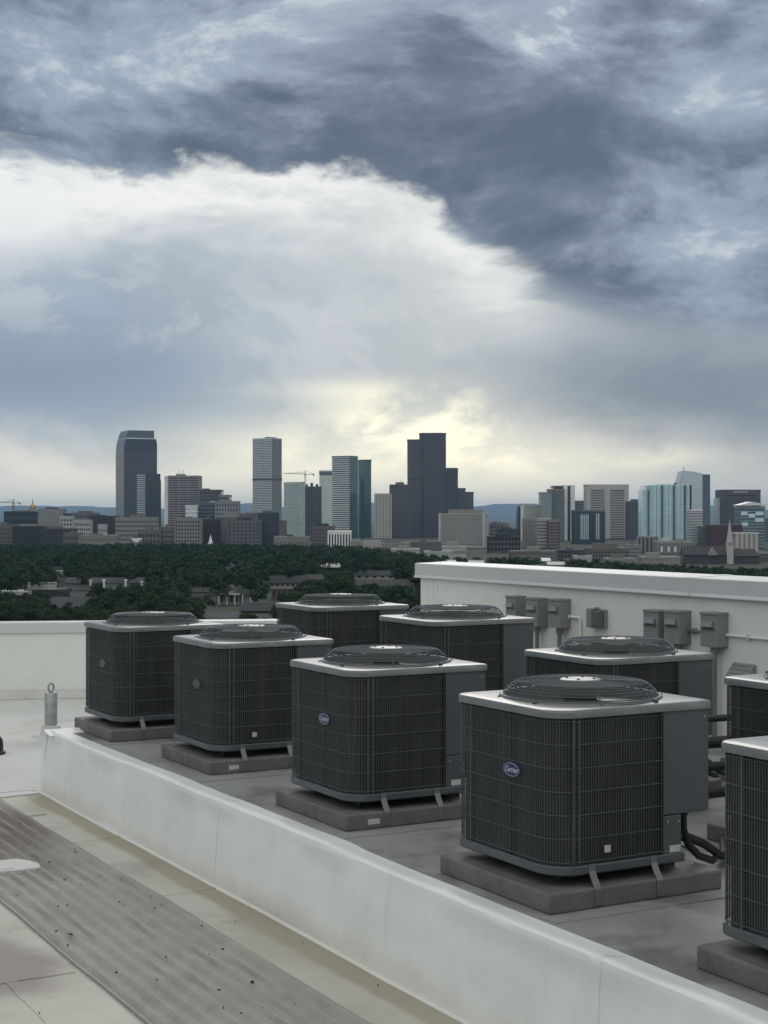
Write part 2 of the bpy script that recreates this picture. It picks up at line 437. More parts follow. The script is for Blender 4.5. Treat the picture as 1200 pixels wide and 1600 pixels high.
for yl, lean in ((4.6,.03),(8.2,.02)):
    m = MB(); vs = []
    for yy in (yl-.035, yl+.035):
        for i, (x, z) in enumerate(CP):
            xx, zz = curb_pt(i+3, x, z, yy+lean*i*.1); up = 0 if i < 5 else (.5 if i < 7 else 1)
            vs.append((xx-.0012*(1-up), yy+lean*i*.1, zz+.0012*up))
    k = len(CP); m.add(vs, [(i, i+1, k+i+1, k+i) for i in range(k-1)]); m.build('membrane_lap', M_curb, co, smooth=40)
m = MB(); m.box(3.61, 7.52, -3, YS-.08, ZF-.05, 0.0)
deck = struct(roof_frame(m.build('equipment_deck', M_deck)))

ZF_ = ZF; ZF = 0.0
for yy in (3.35, 5.15, 7.02, 8.95, 10.72):
    lap(deck, [(3.63,yy),(5.4,yy+random.uniform(-.03,.03)),(7.48,yy+.02)], .09, M_deck, h=.004, jag=.006)
lap(deck, [(5.02,-2),(5.05,5),(5.0,11.4)], .10, M_deck, h=.0055, jag=.006)
ZF = ZF_

# right-hand parapet wall with metal coping
WXF = 7.5; WT = EYE-.445
wallr = roof_frame(empty('parapet_wall'))
tag(wallr, 'white parapet wall with metal coping carrying the grey electrical boxes', 'wall')
m = MB(); m.box(WXF, WXF+.30, -3, 12.80, ZF-.02, WT-.02)
m.build('wall_face', M_wall, wallr)
m = MB()
cp = [(WXF-.030,WT-.135),(WXF-.030,WT-.006),(WXF-.022,WT),(WXF+.33,WT+.012),(WXF+.33,WT-.135)]
def cop(y0, y1): 
    mm = MB(); n = len(cp)
    mm.prism_y(cp, y0, y1)
    # drip edge folded out at the foot of the fascia
    mm.prism_y([(WXF-.0315,WT-.112),(WXF-.044,WT-.132),(WXF-.044,WT-.139),(WXF-.012,WT-.139),(WXF-.012,WT-.112)], y0, y1)
    return mm
def y_on(x, px):
    u = (px-600)/2400
    return (CT*x-u*ST*x)/(ST+u*CT)
yj = y_on(WXF, 1083)
cop(-3, yj-.008).build('coping', M_cop, wallr); cop(yj+.008, 12.86).build('coping', M_cop, wallr)
m = MB(); m.prism_y([(a-.003 if a < WXF+.1 else a+.003, b+(.003 if b > WT-.1 else 0)) for a,b in cp], yj-.05, yj+.05); m.build('coping_joint', M_cop, wallr)
for px in (668, 676, 682):      # laps of the wall membrane
    yy = y_on(WXF, px); m = MB(); m.box(WXF-.004, WXF+.01, yy-.015, yy+.015, ZF+.3, WT-.15); m.build('membrane_lap', M_wall, wallr)

# far parapet
par = empty('parapet_wall', (-4, 17.9, 0), math.atan(.13))
tag(par, 'long low white parapet at the far edge of the lower roof', 'wall')
PT = EYE-1.227
m = MB(); m.box(-11, 9, 0, .25, ZF-.02, PT-.02); m.build('wall_face', M_wall, par)
m = MB(); m.prism([(-11,-.03),(9,-.03),(9,.28),(-11,.28)], PT-.125, PT); bevel(m.build('coping', M_cop, par), .008)
m = MB(); vs = []
ux = np.linspace(-11, 9, 60)
for u in ux: vs += [(u,-.10+.02*math.sin(u*3),ZF+.003),(u,-.04,ZF+.03),(u,-.005,ZF+.10)]
m.add(vs, [(3*i+j, 3*i+3+j, 3*i+4+j, 3*i+1+j) for i in range(59) for j in range(2)]); m.build('cant_strip', M_floor, par, smooth=60)

# ------------------------------------------------------------------ condenser unit
def unit_paint(nt, v, c, b):
    n = noise(nt, v, 5, 6, .65, .4)
    nt.links.new((noise(nt, v, 9, 4)*.3+.24).k, b.inputs['Roughness'])
    return cmix(nt, step(n, .5, .75)*.45, c, (.105,.113,.118))
M_paint = mat('condenser_paint', (.072,.083,.092), .38, var=.07, vscale=6, extra=unit_paint)
M_lid = mat('condenser_lid_paint', (.145,.156,.16), .30, var=.1, vscale=7, spec=.6,
            extra=lambda nt, v, c, b: cmix(nt, step(noise(nt, v, 6, 6, .65, .5), .5, .78)*.5, c, (.28,.28,.27)))
def coilcol(nt, v, c, b):
    oi = nt.nodes.new('ShaderNodeObjectInfo'); rn = S(nt, oi.outputs['Random'])*20.0
    x, y, z = sep(nt, v); x = x + rn
    g = noise(nt, vec3(nt, x*5.0, y*5.0, z*.5), 1.0, 5, .65)
    c = cmix(nt, step(g, .42, .70), c, (.085,.087,.080))
    g2 = noise(nt, vec3(nt, x*22.0+3.0, y*22.0, z*1.1), 1.0, 4, .6)
    c = cmix(nt, step(g2, .56, .76)*.55, c, (.125,.124,.114))
    fin = (z*330.0).f('SINE')*.5+.5
    return cmix(nt, fin*.5, c, (.012,.013,.014))
M_coil = mat('condenser_coil', (.027,.031,.032), .55, .25, extra=coilcol)
M_wire = mat('grille_wire', (.072,.080,.082), .5, var=.2, vscale=5)
M_guard = mat('fan_guard_wire', (.065,.072,.075), .28)
M_cap = mat('fan_cap', (.25,.26,.26), .4, .3)
M_dark = mat('condenser_inside', (.014,.015,.016), .7)
M_blue = mat('emblem_blue', (.012,.028,.11), .3)
M_white = mat('emblem_white', (.42,.45,.50), .4)
M_blue2 = mat('emblem_grey', (.035,.04,.05), .35)  # darker grey emblem tones for the two farthest front units
M_white2 = mat('emblem_pale_grey', (.13,.135,.14), .4)
M_label = mat('paper_label', (.50,.50,.48), .6, var=.2, vscale=60)
M_hose = mat('pipe_insulation', (.016,.017,.018), .6, var=.3, vscale=30)
M_brass = mat('service_valve_metal', (.10,.085,.06), .45, .5)
M_strap = mat('tie_down_strap', (.16,.17,.172), .45, .4, var=.2, vscale=20)
M_pad = mat('concrete_pad', (.135,.133,.127), .9, var=.22, vscale=7, bump=.5, bscale=70, extra=dirt(5, (.075,.073,.07), .6))

UW, UD = .838, .777                      # width (x) and depth (y)
HX, HY = UW/2, UD/2
def outline(off=0.0, seg=9):
    """near-right, far-right, far-left, near-left corners, counter-clockwise, starting near-right"""
    pts = []
    for cx, cy, r, a0 in ((HX,-HY,.018,-90), (HX,HY,.018,0), (-HX,HY,.06,90), (-HX,-HY,.135,180)):
        ox = cx-math.copysign(r, cx); oy = cy-math.copysign(r, cy)
        n = seg if r > .03 else 3
        for i in range(n+1):
            a = R(a0+90*i/n); pts.append((ox+math.cos(a)*(r+off), oy+math.sin(a)*(r+off)))
    return pts
def dense(poly, d):
    out = []
    for i in range(len(poly)):
        p, q = poly[i], poly[(i+1)%len(poly)]
        L = math.hypot(q[0]-p[0], q[1]-p[1]); n = max(1, int(L/d))
        out += [(p[0]+(q[0]-p[0])*k/n, p[1]+(q[1]-p[1])*k/n) for k in range(n)]
    return out
XG = .154                                # where the coil guard ends on the near face
ZP = .046                                # pan underside above the pad
def make_unit(hgt):
    u = empty('condenser_unit')
    ZT = ZP+hgt                          # lid edge top
    def ring(mb, lst):                   # list of (offset, z) swept round the outline
        ols = [outline(o) for o, z in lst]; n = len(ols[0]); vs = []
        for (o, z), ol in zip(lst, ols): vs += [(x,y,z) for x,y in ol]
        mb.add(vs, [(j*n+i, j*n+(i+1)%n, (j+1)*n+(i+1)%n, (j+1)*n+i) for j in range(len(lst)-1) for i in range(n)])
        return n
    m = MB(); n = ring(m, [(-.012,ZP),(.004,ZP),(.010,ZP+.006),(.010,ZP+.036),(.006,ZP+.040),(-.02,ZP+.041)])
    m.f.append(tuple(range(n-1,-1,-1))); m.v = [(min(x, .272), y, z) for x, y, z in m.v]; m.build('base_pan', M_paint, u, smooth=35)
    for fx in (-.27, .27):
        for fy in (-.24, .24):
            m = MB(); m.prism([(fx-.045,fy-.04),(fx+.045,fy-.04),(fx+.04,fy+.04),(fx-.04,fy+.04)], 0, ZP+.002); m.build('foot', M_dark, u)
    # coil: an open wall following the outline from the far side to the guard's end
    ol = dense(outline(-.018, 9), .04)
    ol = [p for p in ol if p[0] < XG+.03]
    # order from far right round to near right
    far = [p for p in ol]
    m = MB(); k = len(far); z0, z1 = ZP+.04, ZT-.03
    m.add([(x,y,z0) for x,y in far]+[(x,y,z1) for x,y in far], [(i,i+1,k+i+1,k+i) for i in range(k-1)])
    m.build('coil', M_coil, u, smooth=40)
    # wire guard
    path = dense(outline(0.0, 9), .0005)
    path = [p for p in path if p[0] < XG-.004]
    cum = [0]
    for i in range(1, len(path)): cum.append(cum[-1]+math.hypot(path[i][0]-path[i-1][0], path[i][1]-path[i-1][1]))
    def at(sv):
        lo = min(range(0, len(cum)), key=lambda i: abs(cum[i]-sv)) if False else int(np.searchsorted(cum, sv))
        return path[min(lo, len(path)-1)]
    m = MB(); L = cum[-1]; sv = .004; i = 0
    while sv < L:
        x, y = at(sv); w = .0030
        m.prism([(x-w/2,y-w/2),(x+w/2,y-w/2),(x+w/2,y+w/2),(x-w/2,y+w/2)], ZP+.048, ZT-.045)
        sv += .0135; i += 1
    nh = 6
    for i in range(nh+1):
        z = ZP+.055+(hgt-.105)*i/nh
        pts = []; sv = 0
        while sv < L+.02:
            x, y = at(min(sv, L)); pts.append((x*1.006, y*1.006, z)); sv += .02
        m.tube(pts, .0019, 4)
    # corner wire ladder
    g = m.build('wire_guard', M_wire, u)
    # posts closing the guard: at the seam of the left face and at the service panel
    m = MB(); m.box(-HX-.001, -HX+.012, -.058, -.050, ZP+.04, ZT-.03); m.build('guard_post', M_dark, u)
    m = MB(); m.box(XG-.012, XG+.004, -HY-.003, -HY+.02, ZP+.04, ZT-.03); m.build('guard_post', M_dark, u)
    m = MB(); m.box(-HX-.001, -HX+.012, .262, .272, ZP+.04, ZT-.03); m.build('guard_post', M_wire, u)
    # ladder of two heavier wires and short rungs where the guard turns the near corner
    m = MB(); lx = (-HX+.095, -HX+.125); ly = -HY-.002
    for x in lx: m.box(x-.0026, x+.0026, ly-.0026, ly+.0026, ZP+.045, ZT-.04)
    z = ZP+.06
    while z < ZT-.05: m.box(lx[0], lx[1], ly-.001, ly+.002, z-.0012, z+.0012); z += .021
    m.build('corner_ladder', M_wire, u)
    # service panel: tall control box with a notch below it
    zc = ZP+.21
    m = MB(); m.box(XG+.005, HX, -HY, HY, zc, ZT-.032)
    sp = bevel(m.build('service_panel', M_paint, u), .006)
    m = MB(); m.box(XG+.005, .262, -HY+.001, HY-.05, ZP+.036, zc-.003)
    bevel(m.build('lower_panel', M_paint, u), .004)
    for x, z in ((XG+.03, zc-.03), (XG+.09, zc-.03), (HX-.03, ZT-.07)):
        m = MB(); m.add([(x+.006*math.cos(t),-HY-.004,z+.006*math.sin(t)) for t in [k*math.pi/4 for k in range(8)]]+[(x+.006*math.cos(t),-HY+.002,z+.006*math.sin(t)) for t in [k*math.pi/4 for k in range(8)]],
              [tuple(range(8))]+[(i,8+i,8+(i+1)%8,(i+1)%8) for i in range(8)])
        m.build('panel_screw', M_galv, u)
    m = MB(); m.box(.195, .255, -HY-.002, -HY+.003, ZP+.045, ZP+.075); m.build('rating_label', M_label, u)
    m = MB(); m.box(-.165, -.135, -HY-.010, -HY-.004, ZP+.085, ZP+.115); m.build('guard_tag', M_label, u)
    # lid with a round opening and a raised rim
    ol0 = dense(outline(0.0, 9), .05); n = len(ol0)
    def grow(o):
        return [(x*(1+o/HX), y*(1+o/HY)) for x, y in ol0]
    RO = .358
    def circ(r): return [(r*math.cos(math.atan2(y,x)), r*math.sin(math.atan2(y,x))) for x, y in ol0]
    rings = [(grow(-.02),ZT-.034),(grow(.011),ZT-.036),(grow(.012),ZT-.012),(grow(.008),ZT-.003),(grow(.001),ZT),(grow(-.03),ZT+.002),
             (circ(RO+.012),ZT+.004),(circ(RO+.004),ZT+.014),(circ(RO-.006),ZT+.014),(circ(RO-.012),ZT+.0),(circ(RO-.016),ZT-.16)]
    vs = []
    for pl, z in rings: vs += [(x,y,z) for x,y in pl]
    m = MB(); m.add(vs, [(j*n+i, j*n+(i+1)%n, (j+1)*n+(i+1)%n, (j+1)*n+i) for j in range(len(rings)-1) for i in range(n)])
    m.build('lid', M_lid, u, smooth=28)
    m = MB(); m.lathe([(.365,ZT-.30),(.365,ZT-.299)], 24); m.build('fan_deck', M_dark, u)
    # fan
    f = MB(); f.lathe([(.075,ZT-.16),(.085,ZT-.15),(.085,ZT-.03),(.07,ZT+.0)], 18); fan = f.build('fan_motor', M_dark, u, smooth=40)
    for kb in range(3):
        f = MB(); a0 = kb*2*math.pi/3; vs = []
        for r in (.07,.16,.25,.315):
            for t in range(5):
                a = a0+(t-2)*.26*(.8+r); vs.append((r*math.cos(a), r*math.sin(a), ZT-.13+(t-2)*.028))
        f.add(vs, [(i*5+j, i*5+j+1, (i+1)*5+j+1, (i+1)*5+j) for i in range(3) for j in range(4)])
        f.build('fan_blade', M_dark, u, smooth=60)
    # wire dome over the fan
    g = MB(); HD = .078
    def dome(r):                          # height of the guard above the lid at radius r
        if r > .29: return .010+(HD-.018)*(1-((r-.29)/(RO-.29))**1.4)
        return HD-.008+.008*(1-(r/.29)**2)
    rr = .364
    while rr > .09:
        pts = [(rr*math.cos(2*math.pi*i/56), rr*math.sin(2*math.pi*i/56), ZT+dome(min(rr, RO))) for i in range(56)]
        g.tube(pts, .0022 if rr < .360 else .0038, 4, closed=True)
        rr -= .0125
    gd = g.build('fan_guard', M_guard, u, smooth=80)
    for i in range(8):
        a = R(22.5+i*45); g = MB(); pts = []
        for r in (.382,.364,.352,.335,.315,.29,.22,.16,.09): pts.append((r*math.cos(a), r*math.sin(a), ZT+(.006 if r > .362 else dome(min(r, RO))-.004)))
        g.tube(pts, .0035, 5); g.build('guard_spoke', M_guard, u, smooth=60)
        if i % 2 == 0:
            r = .383; g = MB(); g.lathe([(.012,ZT+.001),(.012,ZT+.010),(.006,ZT+.018)], 8, r*math.cos(a), r*math.sin(a)); g.build('guard_screw', M_guard, u)
    g = MB(); g.lathe([(.092,ZT+HD-.006),(.094,ZT+HD-.001),(.088,ZT+HD+.003),(.05,ZT+HD+.004)], 28); capo = g.build('guard_cap', M_cap, u, smooth=50)
    for i in range(4):
        a = R(45+i*90); g = MB(); g.lathe([(.008,ZT+HD+.002),(.008,ZT+HD+.006),(.005,ZT+HD+.008)], 6, .062*math.cos(a), .062*math.sin(a)); g.build('cap_bolt', M_dark, capo)
    # oval maker's emblem on the left face
    ez, ey = ZP+hgt*.59, -.075
    def oval(a, b, x0, x1, name, mt, par):
        m = MB(); n = 28
        A = [(x0, ey+a*math.cos(2*math.pi*i/n), ez+b*math.sin(2*math.pi*i/n)) for i in range(n)]
        B = [(x1, ey+a*.96*math.cos(2*math.pi*i/n), ez+b*.94*math.sin(2*math.pi*i/n)) for i in range(n)]
        m.add(A+B, [tuple(range(n,2*n))[::-1]]+[(i,(i+1)%n,n+(i+1)%n,n+i)[::-1] for i in range(n)])
        return m.build(name, mt, par)
    em = oval(.066, .033, -HX+.002, -HX-.009, 'emblem', M_blue, u)
    cv = bpy.data.curves.new('emblem_text', 'FONT'); cv.body = 'Carrier'; cv.size = .034; cv.shear = .28; cv.extrude = .0007; cv.offset = .0006
    cv.align_x = 'CENTER'; cv.align_y = 'CENTER'; cv.resolution_u = 2
    to = bpy.data.objects.new('t', cv); COL.objects.link(to)
    me = bpy.data.meshes.new_from_object(to.evaluated_get(bpy.context.evaluated_depsgraph_get()))
    bpy.data.objects.remove(to); me.materials.clear(); me.materials.append(M_white); me.name = 'emblem_lettering'
    me.transform(Matrix.Translation((-HX-.0105, ey, ez))@Matrix(((0,0,-1,0),(-1,0,0,0),(0,1,0,0),(0,0,0,1))))
    link('emblem_lettering', me, em)
    m = MB(); n = 32
    m.tube([(-HX-.0085, ey+.060*math.cos(2*math.pi*i/n), ez+.0285*math.sin(2*math.pi*i/n)) for i in range(n)], .0016, 4, closed=True); m.build('emblem_rim', M_white, em)
    # tie-down straps bent over the pad edge
    for sx in (-.236, .097):
        m = MB(); w = .017; pr = [(-HY-.012,ZP+.045),(-HY-.014,ZP+.015),(-HY-.028,.034),(-HY-.046,.010),(-HY-.0555,-.008),(-HY-.0565,-.075)]
        vs = []
        for y, z in pr: vs += [(sx-w,y,z),(sx+w,y,z)]
        for y, z in pr: vs += [(sx-w,y+.004,z-.001),(sx+w,y+.004,z-.001)]
        k = len(pr)*2
        m.add(vs, [(2*i,2*i+1,2*i+3,2*i+2)[::-1] for i in range(len(pr)-1)]+[(2*i,2*i+2,k+2*i+2,k+2*i) for i in range(len(pr)-1)]+[(2*i+1,k+2*i+1,k+2*i+3,2*i+3) for i in range(len(pr)-1)])
        m.build('tie_down_strap', M_strap, u)
    # refrigerant valve, insulated line and power whip in the notch
    m = MB(); m.box(.265,.31,-.30,-.22,.10,.17); m.lathe([(.022,.17),(.022,.20),(.012,.21)], 8, .288, -.26); m.lathe([(.03,.085),(.03,.105)], 8, .288, -.26)
    m.tube([(.30,-.28,.13),(.34,-.30,.13)], .02, 8); m.build('service_valve', M_hose, u)
    m = MB(); m.tube([(.28,-.26,.12),(.34,-.25,.12),(.42,-.24,.11),(.55,-.20,.06),(.75,-.10,-.04),(1.0,.10,-.055),(1.3,.45,-.06)], .021, 8); m.build('refrigerant_line', M_hose, u, smooth=60)
    m = MB(); m.tube([(.365,-.27,zc+.005),(.366,-.272,zc-.035)], .026, 10); m.tube([(.366,-.272,zc-.02),(.368,-.275,zc-.10),(.40,-.27,.085),(.48,-.25,.02),(.62,-.18,-.03),(.85,.0,-.055),(1.2,.4,-.06)], .018, 8); m.build('power_whip', M_hose, u, smooth=60)
    m = MB(); m.tube([(.30,-.24,.11),(.45,-.235,.045),(.6,-.2,-.02),(.8,-.1,-.07),(1.15,.3,-.075)], .005, 6); m.build('liquid_line', M_galv, u, smooth=60)
    return u
H0 = .702
uA = make_unit(H0)
spots = [('front', 3.765, 11.62, 'farthest condenser unit of the front row, by the anchor post'),
         ('front', 3.845, 9.94, 'second farthest condenser unit of the front row, labelled pad below'),
         ('front', 3.79, 7.96, 'middle front row condenser unit with a small blue oval emblem'),
         ('front', 3.745, 6.06, 'large front row condenser unit with fully visible blue oval emblem'),
         ('front', 3.785, 4.31, 'nearest condenser unit, cut off by the right picture edge'),
         ('back', 5.335, 7.86, 'back row condenser unit directly behind the large front one'),
         ('back', 5.32, 6.03, 'back row condenser unit cut off at the right, below the last electrical box')]
tall = [('back', 5.44, 11.70, 'taller back row condenser unit seen against the trees, beside the white wall end'),
        ('back', 5.40, 9.83, 'taller back row condenser unit in front of the three grouped electrical boxes')]
PADH = .088; PZ = PADH
def pad(xc, yc, h, lab, note=False):
    p = empty('equipment_pad', RF(xc, yc, 0), TH); tag(p, lab, 'concrete pad', 'concrete pads under the units')
    m = MB(); w, l = HX+.035, HY+.050
    m.prism([(-w-.03,-l-.004),(w,-l),(w,l),(-w-.03,l)], -.002, h)
    bevel(m.build('slab', M_pad, p), .012, 3)
    if note:
        mm = MB(); mm.box(-w+.10, -w+.17, -l-.006, -l+.004, h*.3, h*.62); mm.build('pad_label', M_label, p)
    return p
padl = {'farthest': 'concrete pad under the farthest front row unit, at the deck corner', 'second': 'dark pad with a white label under the second farthest front unit',
        'middle': 'dark pad with a white label under the middle front row unit', 'large': 'plain dark pad under the large front row unit',
        'nearest': 'dark pad under the cut-off unit at bottom right'}
used = False
for row, x, y, lab in spots:
    u = copy_tree(uA) if (row, x, y, lab) != spots[-1] else uA
    xc, yc = x+HX, y-HY
    u.location = RF(xc, yc, PZ); u.rotation_euler = (0,0,TH+random.uniform(-.006,.006)); tag(u, lab, 'condenser unit', 'condenser units on the equipment deck')
    key = lab.split()[0]
    for ch in list(u.children):
        if ch.name.startswith('guard_tag') and key not in ('second', 'large'): bpy.data.objects.remove(ch); continue
        if ch.name.startswith('emblem') and key in ('farthest', 'second'):
            ch.data = ch.data.copy(); ch.data.materials[0] = M_blue2; ch['label'] = 'grey oval emblem'
            for g in ch.children: g.data = g.data.copy(); g.data.materials[0] = M_white2
    pl = padl.get(key) or ('dark pad behind the large front row unit' if 'behind' in lab else 'dark back row pad at the right, behind the nearest unit')
    pad(xc, yc, PADH, pl, key in ('second', 'middle'))
uT = make_unit(H0+.0975)
for i, (row, x, y, lab) in enumerate(tall):
    u = copy_tree(uT) if i else uT
    u.location = RF(x+HX, y-HY, PZ); u.rotation_euler = (0,0,TH); tag(u, lab, 'condenser unit', 'condenser units on the equipment deck')

# ------------------------------------------------------------------ electrical boxes on the wall
M_box = mat('disconnect_grey', (.215,.228,.222), .5, var=.08, vscale=12)
M_boxd = mat('disconnect_dark', (.10,.105,.105), .5)
M_cond = mat('conduit_metal', (.22,.225,.225), .4, .5, var=.15, vscale=20)
def dbox(pL, pR, pt, pb, lab, conduit=None):
    XB = WXF-.115
    y1, y0 = y_on(XB, pL), y_on(XB, pR); ym = (y0+y1)/2
    X, Y, _ = RF(XB, ym); z1 = wz(pt, Y); z0 = wz(pb, Y); w = y1-y0
    b = empty('disconnect_switch', RF(XB, ym, z0), TH); tag(b, lab, 'electrical box', 'disconnect switches on the wall')
    h = z1-z0
    m = MB(); m.prism_y([(0,0),(.124,0),(.124,h),(.03,h),(0,h-.015)], -w/2, w/2); bevel(m.build('housing', M_box, b), .004)
    m = MB(); m.box(-.006, .126, -w/2-.004, w/2+.004, h-.012, h+.006); bevel(m.build('rain_hood', M_box, b), .003)
    m = MB(); m.prism_y([(-.026,h*.60),(.002,h*.56),(.002,h*.76),(-.016,h*.76)], -w*.34, w*.30); m.build('pull_handle', M_cap, b)
    m = MB(); m.box(-.006,.002,-w*.42,w*.42,h*.50,h*.56); m.build('cover_lip', M_boxd, b)
    if conduit:
        m = MB(); m.tube([(.06,0,0),(.06,0,-.05)], .03, 8); m.tube([(.06,0,.0),(.06,0,-conduit)], .019, 8); m.build('conduit', M_cond, b, smooth=50)
    return b
dbox(790,805,932,972, 'leftmost grey disconnect box on the white wall')
dbox(821,839,935,979, 'middle disconnect box of the left group of three', .75)
dbox(856,874,937,981, 'rightmost disconnect box of the left group, nearest the outlet', .75)
dbox(1005,1028,954,1003, 'left disconnect box of the touching pair')
dbox(1037,1061,955,1006, 'right disconnect box of the touching pair', .12)
dbox(1094,1119,958,1011, 'single disconnect box on a tall conduit at the right', .8)
# weatherproof outlet
XB = WXF-.06; y1, y0 = y_on(XB, 917), y_on(XB, 940); X, Y, _ = RF(XB, (y0+y1)/2); z0, z1 = wz(981,Y), wz(952,Y)
ob = empty('weatherproof_outlet', RF(WXF, (y0+y1)/2, z0), TH); tag(ob, 'small outlet with clear in-use cover between the disconnect boxes', 'outlet')
hh = z1-z0; w = y1-y0
m = MB(); m.box(-.035,.002,-w*.5,w*.5,0,hh); bevel(m.build('back_box', M_cap, ob), .004)
m = MB(); m.box(-.085,-.036,-w*.48,w*.05,.01,hh-.01); bevel(m.build('bubble_cover', M_boxd, ob), .01)
m = MB(); m.box(-.075,-.036,w*.10,w*.46,.0,hh+.004); bevel(m.build('hinge_frame', M_cap, ob), .005)
m = MB(); m.box(-.05,-.02,-.02,.02,hh,hh+.016); m.build('latch', M_galv, ob)
# conduit run between boxes
m = MB(); ya, yb_ = y_on(WXF-.03, 1068), y_on(WXF-.03, 1098); zc_ = wz(984, RF(WXF,ya)[1])
cr = empty('wall_conduit', RF(WXF-.03, ya, zc_), TH)
m.tube([(0,.02,0),(0,yb_-ya-.02,-.002)], .012, 8); m.build('pipe', M_cond, cr, smooth=50)
m = MB(); m.box(-.016,.03,(yb_-ya)/2-.012,(yb_-ya)/2+.012,-.018,.018); m.build('clamp', M_galv, cr); tag(cr, 'short dark conduit joining the pair to the single box', 'conduit')
for px0, px1, py, lab in ((1112,1230,990,'pale horizontal pipe on the wall right of the last box'), (872,905,962,'thin pale conduit running right from the left box group')):
    ya, yb_ = y_on(WXF-.02, px0), y_on(WXF-.02, px1); z_ = wz(py, RF(WXF,ya)[1])
    cr = empty('wall_conduit', RF(WXF-.016, ya, z_), TH); tag(cr, lab, 'conduit')
    m = MB(); m.tube([(0,0,0),(0,(yb_-ya)*.5,0),(0,yb_-ya,0)]+([(0,yb_-ya-.01,-.03),(0,yb_-ya-.012,-.5)] if px1 < 1000 else []), .011, 8); m.build('pipe', M_wall, cr, smooth=50)
    m = MB(); m.box(-.014,.016,(yb_-ya)*.5-.012,(yb_-ya)*.5+.012,-.017,.017); m.build('clamp', M_cop, cr)
# hooded vent low on the wall
yv = y_on(WXF-.06, 1155); Yv = RF(WXF, yv)[1]; zv = wz(1062, Yv)
vt = empty('wall_vent', RF(WXF, yv, zv), TH); tag(vt, 'small grey louvred vent hood low on the white wall', 'vent')
m = MB(); m.prism_y([(0,0),(-.09,.0),(-.09,.03),(-.02,.115),(0,.115)], -.11, .11); bevel(m.build('hood', M_box, vt), .006)
for i in range(3):
    m = MB(); m.bar((-.075+i*.022,-.10,.045+i*.027),(-.075+i*.022,.10,.045+i*.027), .012, .006); m.build('louvre', M_cap, vt)

# insulated pipes crossing the gap between two back row units
pr_ = empty('pipe_run', RF(4.9, 6.62, 0), TH); tag(pr_, 'stack of black insulated pipes between the back row units', 'pipes')
for i, (z, rr_) in enumerate(((.10,.03),(.24,.026),(.37,.034),(.50,.02))):
    m = MB(); m.tube([(0,.02*i,z),(.9,.03*i,z+.01),(1.7,.02*i,z),(2.55,.0,z+.01)], rr_, 10); m.build('insulated_pipe', M_hose, pr_, smooth=50)
for x in (.35, 1.9):
    m = MB(); m.box(x-.02,x+.02,-.10,-.06,0,.60); m.box(x-.02,x+.02,.13,.17,0,.60); m.build('support_post', M_galv, pr_)
    for z in (.045,.19,.315,.465): 
        m = MB(); m.box(x-.018,x+.018,-.09,.16,z-.012,z+.006); m.build('support_rail', M_galv, pr_)

# anchor post and drain dome on the lower roof
D_ = 2400*2.11/(1150-808); ap = empty('anchor_post', (wx(79,D_), D_+.02, ZF), .5); tag(ap, 'galvanised roof anchor post with an eye ring on top', 'anchor post')
m = MB(); m.lathe([(.19,.0),(.18,.012),(.10,.02),(.095,.05),(.088,.10),(.066,.105)], 24); m.build('base_flashing', M_patch, ap, smooth=40)
m = MB(); m.lathe([(.060,.09),(.060,.41),(.056,.418),(.02,.42)], 24); m.build('post', M_galv, ap, smooth=40)
m = MB(); pts = [(.026*math.cos(t), 0, .465+.040*math.sin(t)) for t in np.linspace(0, 2*math.pi, 18)[:-1]]; m.tube(pts, .010, 8, closed=True); m.build('eye_ring', M_galv, ap, smooth=60)
D_ = 2400*2.11/(1178-808); dr = empty('roof_drain', (wx(-9,D_), D_, ZF)); tag(dr, 'black dome strainer of a roof drain at the left picture edge', 'roof drain')
m = MB(); m.lathe([(.10,0),(.098,.02),(.085,.03)], 20); m.build('flange', M_black, dr)
m = MB(); m.lathe([(.078,.02),(.08,.09),(.07,.135),(.045,.165),(.01,.175)], 20); m.build('strainer', M_black, dr, smooth=50)

